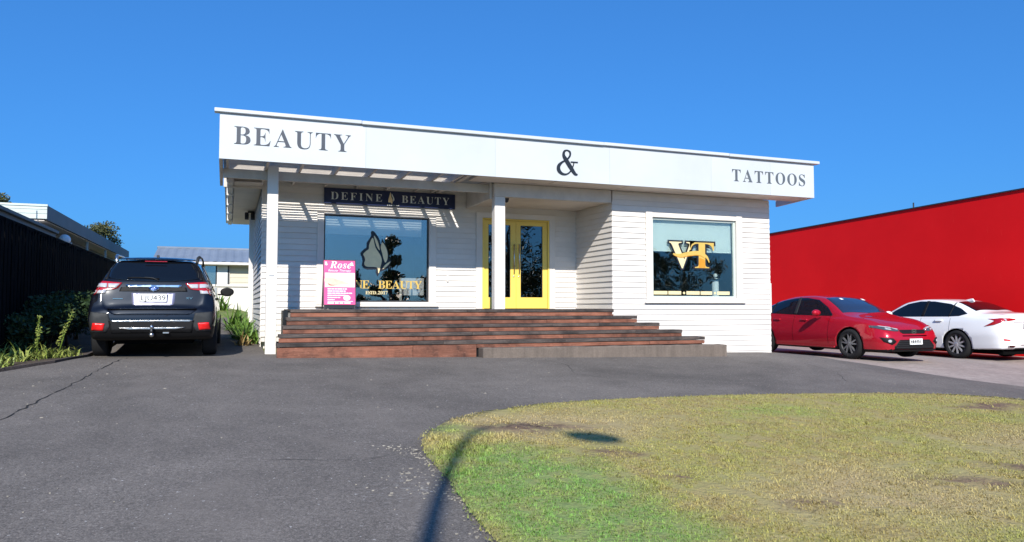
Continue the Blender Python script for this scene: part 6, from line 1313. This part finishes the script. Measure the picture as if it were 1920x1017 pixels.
# ---------- neighbour's house over the fence
nh = empty('neighbour_house', (-7, 22, 0)); tag(nh, 'flat roofed slate grey house with pale front behind the black fence', 'house')
box('wall', -11, -4.75, 21.4, 37, 0, 3.0, MT['house_grey'], nh, 0)
box('carport_fascia', -4.26, -4.2, 9.0, 22.0, 2.55, 2.80, MT['house_grey'], nh, 0.006)
box('carport_roof', -11, -4.262, 9.0, 22.0, 2.72, 2.78, MT['grey_metal'], nh, 0)
box('carport_gutter', -4.199, -4.12, 9.0, 22.0, 2.76, 2.84, MT['house_grey'], nh, 0.01)
box('carport_post', -4.3, -4.2, 21.9, 22.0, 0, 2.55, MT['house_pale'], nh)
box('carport_beam', -4.32, -4.265, 9, 21.9, 2.3, 2.54, MT['house_grey'], nh, 0)
sf = box('side_fascia', -4.26, -4.2, 21.05, 37, 3.02, 3.38, MT['house_grey'], nh, 0.006)
box('roof', -11, -4.262, 21.06, 37, 3.25, 3.33, MT['grey_metal'], nh, 0)
for k, (z0, z1) in enumerate(((3.045, 3.165), (3.17, 3.27), (3.275, 3.345))): box('front_board', -11, -4.205, 21.0 - .004 * k, 21.04, z0, z1, MT['house_pale'], nh, 0.004)
box('front_flashing', -11, -4.19, 20.97, 21.05, 3.348, 3.40, MT['house_pale'], nh, 0.004)
box('soffit', -11, -4.27, 21.05, 36.9, 3.0, 3.02, MT['soffit'], nh, 0)
for y in (22.6, 25.5, 28.5): 
    wd = box('window', -4.76, -4.70, y + .5, y + 2.2, 1.6, 2.75, MT['house_pale'], nh); box('pane', -4.70, -4.69, y + .56, y + 2.14, 1.66, 2.69, MT['glass_house'], wd, 0)
    box('mullion', -4.695, -4.68, y + 1.33, y + 1.37, 1.66, 2.69, MT['house_pale'], wd, 0)
for y in (27.2, 31): box('eave_post', -4.34, -4.28, y, y + .07, 0, 3.0, MT['house_pale'], nh)
bm = bmesh.new(); bmesh.ops.create_uvsphere(bm, u_segments=18, v_segments=12, radius=.15, matrix=Matrix.Translation((-4.18, 23.0, 2.70))); link('globe_lamp', from_bm('globe', bm, True), MT['lamp_globe'], nh)
mb = box('meter_box', -4.5, -4.16, 23.75, 23.95, 2.30, 2.70, MT['grey_metal'], nh, 0.01)
for k in range(3): box('meter_box_slot', -4.45, -4.21, 23.742, 23.749, 2.38 + .1 * k, 2.42 + .1 * k, MT['soffit'], mb, 0)
for x, y, h in ((-4.9, 19.5, 4.25), (-4.7, 18.2, 3.55)):
    am = empty('aerial_mast', (x, y, 2.78)); tag(am, 'tall thin aerial mast on the carport roof' if h > 4 else 'shorter thin aerial mast nearest the left edge on the carport roof', 'aerial')
    tube('mast', [(x, y, 2.78), (x, y, h)], .013, MT['dark_metal'], am, 6); box('mast_foot', x - .04, x + .04, y - .04, y + .04, 2.78, 2.80, MT['dark_metal'], am)

# ---------- house at the end of the drive
bh = empty('rear_house', (3, 33, .8)); tag(bh, 'cream weatherboard house with blue grey iron roof beyond the drive', 'house')
def build_rear_house():
    wl = box('wall', -2.4, 10, 31.5, 39, .5, 2.62, MT['house_cream'], bh, 0)
    z = .8; 
    while z < 2.6:
        for a, b in ((-2.42, -.95), (.02, 10.02)) if 1.75 < z + .09 < 2.55 else ((-2.42, 10.02),):
            prism('weatherboard', [(31.5, z), (31.476, z), (31.493, z + .184), (31.5, z + .184)], 0, a, b, MT['house_cream'], wl)
        z += .18
    w = box('window', -.95, .02, 31.44, 31.49, 1.72, 2.56, MT['white'], bh)
    box('pane', -.89, -.50, 31.43, 31.437, 1.78, 2.50, MT['glass_house'], w, 0); box('pane', -.45, -.06, 31.43, 31.437, 1.78, 2.50, MT['curtain'], w, 0)
    box('mullion', -.50, -.45, 31.42, 31.435, 1.73, 2.55, MT['dark_metal'], w, 0); box('jamb', -.06, .0, 31.42, 31.435, 1.73, 2.55, MT['dark_metal'], w, 0)
    prism('downpipe', [(31.38, 2.5), (31.44, 2.5), (31.44, 1.0), (31.38, 1.0)], 0, 1.0, 1.06, MT['house_cream'], bh)
    n = 170; vs = []; fs = []
    for i in range(n):
        x = -2.75 + 13.2 * i / (n - 1); d = .010 * (1 if i % 4 in (0, 1) else -1)
        vs += [(x, 31.1, 2.66 + d), (x, 33.6, 3.33 + d), (x, 36.2, 2.66 + d)]
        if i: k = 3 * i; fs += [(k - 3, k, k + 1, k - 2), (k - 2, k + 1, k + 2, k - 1)]
    rf = link('roof', mesh('roof', vs, fs), MT['roof_blue'], bh)
    box('gutter', -2.75, 10.5, 31.0, 31.1, 2.54, 2.64, MT['white'], bh, 0.01)
    box('eave_soffit', -2.7, 10.4, 31.1, 31.5, 2.52, 2.54, MT['white'], bh, 0)
    prism('gable', [(31.5, 2.60), (36, 2.60), (33.6, 3.26)], 0, -2.4, -2.35, MT['house_cream'], bh)
    tube('ridge_cap', [(-2.78, 33.6, 3.345), (10.5, 33.6, 3.345)], .05, MT['roof_blue'], rf, 8)
build_rear_house()
wf = empty('white_fence', (.5, 27.2, .8)); tag(wf, 'white panel fence with grey post across the end of the drive', 'fence')
xs = [-3.0, -.42, 1.9, 4.2]
for a, b in zip(xs[:-1], xs[1:]): box('fence_panel', a + .05, b - .05, 27.2, 27.23, .72, 1.58, MT['white'], wf, 0)
for a in xs: box('post', a - .045, a + .045, 27.16, 27.26, .5, 1.56, MT['grey_metal'], wf)
for a, b in zip(xs[:-1], xs[1:]): box('top_rail', a + .01, b - .01, 27.15, 27.27, 1.585, 1.66, MT['white'], wf)

# ---------- plants
def leaf_mat(name, c0, c1):
    t = NT(name); a = t.n.new("ShaderNodeAttribute"); a.attribute_name = "tint"
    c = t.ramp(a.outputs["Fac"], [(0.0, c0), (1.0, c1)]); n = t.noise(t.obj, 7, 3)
    c = t.mix(1.0, c, t.ramp(n, [(0.3, 0.75), (0.7, 1.2)]), 'MULTIPLY')
    t.set(c, 0.5, Specular_IOR_Level=0.35); return t.m
MT['leaf_strap'] = leaf_mat('strap_leaf', (0.045, 0.11, 0.014), (0.16, 0.27, 0.05))
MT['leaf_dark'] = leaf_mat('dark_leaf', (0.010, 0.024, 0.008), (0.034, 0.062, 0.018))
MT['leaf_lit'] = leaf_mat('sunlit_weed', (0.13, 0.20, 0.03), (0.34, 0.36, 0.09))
MT['leaf_dry'] = leaf_mat('dry_leaf', (0.22, 0.14, 0.05), (0.38, 0.28, 0.12))
MT['leaf_tree'] = leaf_mat('tree_leaf', (0.035, 0.05, 0.016), (0.12, 0.115, 0.045))

def tinted(name, V, F, T, mat, parent):
    me = mesh(name, V, F); at = me.attributes.new('tint', 'FLOAT', 'POINT'); at.data.foreach_set('value', T)
    return link(name, me, mat, parent)

def strap_clump(name, label, cat, x, y, n, length, mat, seed, group=None, width=.022, spread=1.0, z=None, droop=1.0):
    """A clump of long arching leaves rising from one crown."""
    r = random.Random(seed); z0 = gz(x, y) if z is None else z; e = empty(name, (x, y, z0)); tag(e, label, cat, group); V, F, T = [], [], []
    for i in range(n):
        az = r.uniform(0, 2 * math.pi); L = length * r.uniform(.55, 1.1); el = r.uniform(.55, 1.45); w = width * r.uniform(.7, 1.3); t = r.random()
        p = Vector((x + r.uniform(-.08, .08) * spread, y + r.uniform(-.08, .08) * spread, z0)); d = Vector((math.cos(az) * math.cos(el), math.sin(az) * math.cos(el), math.sin(el))); s = Vector((-math.sin(az), math.cos(az), 0)); b = len(V)
        for k in range(6):
            ww = w * (1 - (k / 5.2) ** 2.2); V += [p - s * ww, p + s * ww]; T += [t, min(1, t + .15)]
            p = p + d * (L / 5); d = (d + Vector((0, 0, -.26 * droop * r.uniform(.7, 1.3)))).normalized()
            if k: F.append((b + 2 * k - 2, b + 2 * k - 1, b + 2 * k + 1, b + 2 * k))
    tinted('leaves', V, F, T, mat, e)
    tube('crown', [(x, y, z0 - .02), (x, y, z0 + .06)], [.05, .02], MT['leaf_dry'] if False else MT['bark'], e, 8)
    return e

def leaf_cloud(lobes, n, size, r, shell=.55):
    V, F, T = [], [], []
    vol = [a * b * c for _, (a, b, c) in lobes]; tot = sum(vol)
    for (c, s), v in zip(lobes, vol):
        for i in range(int(n * v / tot)):
            d = Vector((r.gauss(0, 1), r.gauss(0, 1), r.gauss(0, 1))).normalized() * (shell + (1 - shell) * r.random()) * r.uniform(.85, 1.12)
            p = Vector(c) + Vector((d.x * s[0], d.y * s[1], d.z * s[2])); q = size * r.uniform(.6, 1.4)
            a = Vector((r.gauss(0, 1), r.gauss(0, 1), r.gauss(0, 1))).normalized(); bb = a.orthogonal().normalized(); k = len(V)
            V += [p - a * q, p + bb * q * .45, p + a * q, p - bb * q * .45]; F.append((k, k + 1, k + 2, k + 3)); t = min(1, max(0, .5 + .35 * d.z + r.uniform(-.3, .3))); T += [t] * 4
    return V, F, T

def shrub(name, label, cat, x, y, rad, h, n, size, mat, seed, group=None):
    r = random.Random(seed); z = gz(x, y); e = empty(name, (x, y, z)); tag(e, label, cat, group)
    lobes = [((x + r.uniform(-.5, .5) * rad, y + r.uniform(-.5, .5) * rad, z + h * r.uniform(.3, .75)), (rad * r.uniform(.4, .65), rad * r.uniform(.4, .65), h * r.uniform(.22, .35))) for _ in range(9)]
    V, F, T = leaf_cloud(lobes, n, size, r); tinted('foliage', V, F, T, mat, e)
    for i in range(4): tube('stem', [(x + r.uniform(-.05, .05), y, z - .02), (x + r.uniform(-.25, .25) * rad, y + r.uniform(-.3, .3) * rad, z + h * .55)], [.02, .008], MT['bark'], e, 6)
    return e

def tree(name, label, x, y, z, h, crown, n, size, mat, seed, group=None, narrow=1.0):
    r = random.Random(seed); e = empty(name, (x, y, z)); tag(e, label, 'tree', group)
    tk = tube('trunk', [(x, y, z - .1), (x + .05, y, z + h * .3), (x - .03, y + .04, z + h * .6), (x + .02, y, z + h * .88)], [h * .035, h * .028, h * .018, h * .005], MT['bark'], e, 10)
    lobes = []
    for i in range(20):
        a = r.uniform(0, 2 * math.pi); t = r.uniform(.28, .97); rad = crown * math.sin(math.pi * min(1, (t - .2) / .85) ** .8) * r.uniform(.35, .95) * narrow
        c = (x + math.cos(a) * rad, y + math.sin(a) * rad, z + h * t); s = crown * r.uniform(.22, .38); lobes.append((c, (s, s, s * r.uniform(.6, 1.0))))
        if i < 9: tube('limb', [(x, y, z + h * t * .6), (x + math.cos(a) * rad * .5, y + math.sin(a) * rad * .5, z + h * t * .82), c], [h * .012, h * .007, h * .003], MT['bark'], tk, 6)
    V, F, T = leaf_cloud(lobes, n, size, r, .35); tinted('crown', V, F, T, mat, e); return e

G1 = 'strappy plants along the shop wall'
for i, (x, y, n, L, lab) in enumerate(((.42, 16.05, 60, .52, 'strappy green clump nearest the shop post'), (.25, 16.9, 60, .58, 'strappy green clump second along the shop wall from the post'), (.30, 17.9, 60, .62, 'strappy green clump third along the shop wall from the post'), (.15, 19.0, 60, .7, 'strappy green clump at the far end of the shop wall'))):
    strap_clump('strap_plant', lab, 'plant', x, y, n, L, MT['leaf_strap'], 40 + i, G1, .026, 2.2)
strap_clump('dry_plant', 'small dry brown and yellow plant at the foot of the wall', 'plant', .30, 15.65, 36, .30, MT['leaf_dry'], 60, None, .02, 2.0)
G2 = 'weeds in the left bed'
labs = ['sunlit weed clump at the far left edge of the picture', 'sunlit weed clump second from the left edge', 'sunlit weed clump in the middle of the bed edge', 'sunlit weed clump fourth from the left edge', 'sunlit weed clump closest to the dark car', 'low sunlit weed clump in front of the others at the left edge']
for i, (x, y, L) in enumerate(((-3.15, 12.1, .40), (-2.90, 12.35, .38), (-2.72, 12.7, .34), (-2.56, 13.0, .30), (-2.42, 13.3, .26), (-2.95, 11.65, .28))):
    strap_clump('weed_clump', labs[i], 'weed', x, y, 130, L, MT['leaf_lit'], 70 + i, G2, .009, 3.2, None, 1.7)
for i, (x, y, h) in enumerate(((-2.62, 12.7, .62), (-2.42, 13.05, .68))):
    w = empty('tall_weed', (x, y, gz(x, y))); tag(w, 'tall upright weed stalk among the weeds' if i == 0 else 'taller leaning weed stalk with a pale tip', 'weed')
    z0 = gz(x, y); lean = .02 if i == 0 else .18
    tube('stalk', [(x, y, z0), (x + lean * .5, y, z0 + h * .55), (x + lean, y, z0 + h)], [.012, .009, .004], MT['leaf_lit'], w, 6)
    r = random.Random(i); V, F, T = leaf_cloud([((x + lean * k / 6, y, z0 + h * (.3 + .7 * k / 6)), (.035, .035, .06)) for k in range(7)], 90, .022, r); tinted('leaves', V, F, T, MT['leaf_lit'], w)
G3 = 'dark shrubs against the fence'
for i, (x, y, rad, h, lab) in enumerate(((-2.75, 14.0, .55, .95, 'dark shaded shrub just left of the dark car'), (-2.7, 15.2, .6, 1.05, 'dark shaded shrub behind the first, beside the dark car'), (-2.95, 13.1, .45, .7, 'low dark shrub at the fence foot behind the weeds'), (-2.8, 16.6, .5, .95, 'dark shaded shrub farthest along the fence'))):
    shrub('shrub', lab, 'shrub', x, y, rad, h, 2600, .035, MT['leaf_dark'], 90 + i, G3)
strap_clump('strap_plant', 'small strappy plant by the white fence at the end of the drive', 'plant', -.25, 26.2, 50, .7, MT['leaf_strap'], 120, None, .03, 2.5)
tree('round_tree', 'round topped tree rising behind the slate grey house', -6.9, 47.0, .9, 4.9, 1.75, 5000, .075, MT['leaf_tree'], 5)
tree('round_tree', 'tree top showing over the carport at the far left edge', -8.7, 35.0, .9, 4.45, 1.2, 3000, .07, MT['leaf_tree'], 6)
# trees across the street, mirrored in the shop windows
GT = 'trees across the street'
for i, (x, y, h, cr, nr) in enumerate(((10.4, -20, 6.6, 1.7, .8), (8.2, -24, 4.6, 1.9, 1), (13.5, -22, 3.8, 1.8, 1), (31, -24, 6.0, 2.8, 1), (36, -26, 7.0, 3.2, 1), (25.5, -28, 5.0, 2.8, 1), (20.5, -24, 10.0, 3.8, 1), (42, -22, 6.5, 3.0, 1))):
    tree('street_tree', 'tree number %s from the west across the street, seen mirrored in the shop glass' % ('one two three four five six seven eight'.split()[[1, 0, 2, 5, 6, 4, 3, 7][i]]), x, y, -.9, h, cr, 3500, .12, MT['leaf_tree'], 200 + i, GT, nr)

# ---------- street lamp beside the footpath; only its shadow is in the picture
sl = empty('street_lamp', (LAMP[0], LAMP[1], gz(*LAMP))); tag(sl, 'tall galvanised street lamp whose curved shadow falls over the lawn corner', 'street lamp')
lx, ly = LAMP; lz = gz(lx, ly)
tube('pole', [(lx, ly, lz - .1), (lx, ly, lz + 3), (lx, ly, 6.4)], [.10, .08, .066], MT['galv'], sl, 16)
tube('neck', smooth_line([(lx, ly, 6.39), (lx + .03, ly, 7.0), (lx + .10, ly, 7.55), (lx + .25, ly, 8.25), (lx + .42, ly, 8.48)], 5), [.065 - .0014 * i for i in range(21)], MT['galv'], sl, 12)
tube('arm', smooth_line([(lx + .42, ly, 8.48), (lx + .75, ly, 8.52), (lx + 1.05, ly, 8.36), (lx + 1.25, ly, 8.18)], 5), .016, MT['galv'], sl, 8)
bm = bmesh.new(); bmesh.ops.create_uvsphere(bm, u_segments=18, v_segments=10, radius=1, matrix=Matrix.Translation((lx + 1.47, ly, 8.02)) @ Matrix.Rotation(.42, 4, 'Y') @ Matrix.Diagonal((.30, .15, .12, 1)))
link('lamp_head', from_bm('head', bm, True), MT['galv'], sl)
bm = bmesh.new(); bm_lathe(bm, [(.20, lz), (.20, lz + .04), (.12, lz + .06)], 20, (lx, ly, 0), 'z'); link('base_plate', from_bm('bp', bm), MT['galv'], sl)
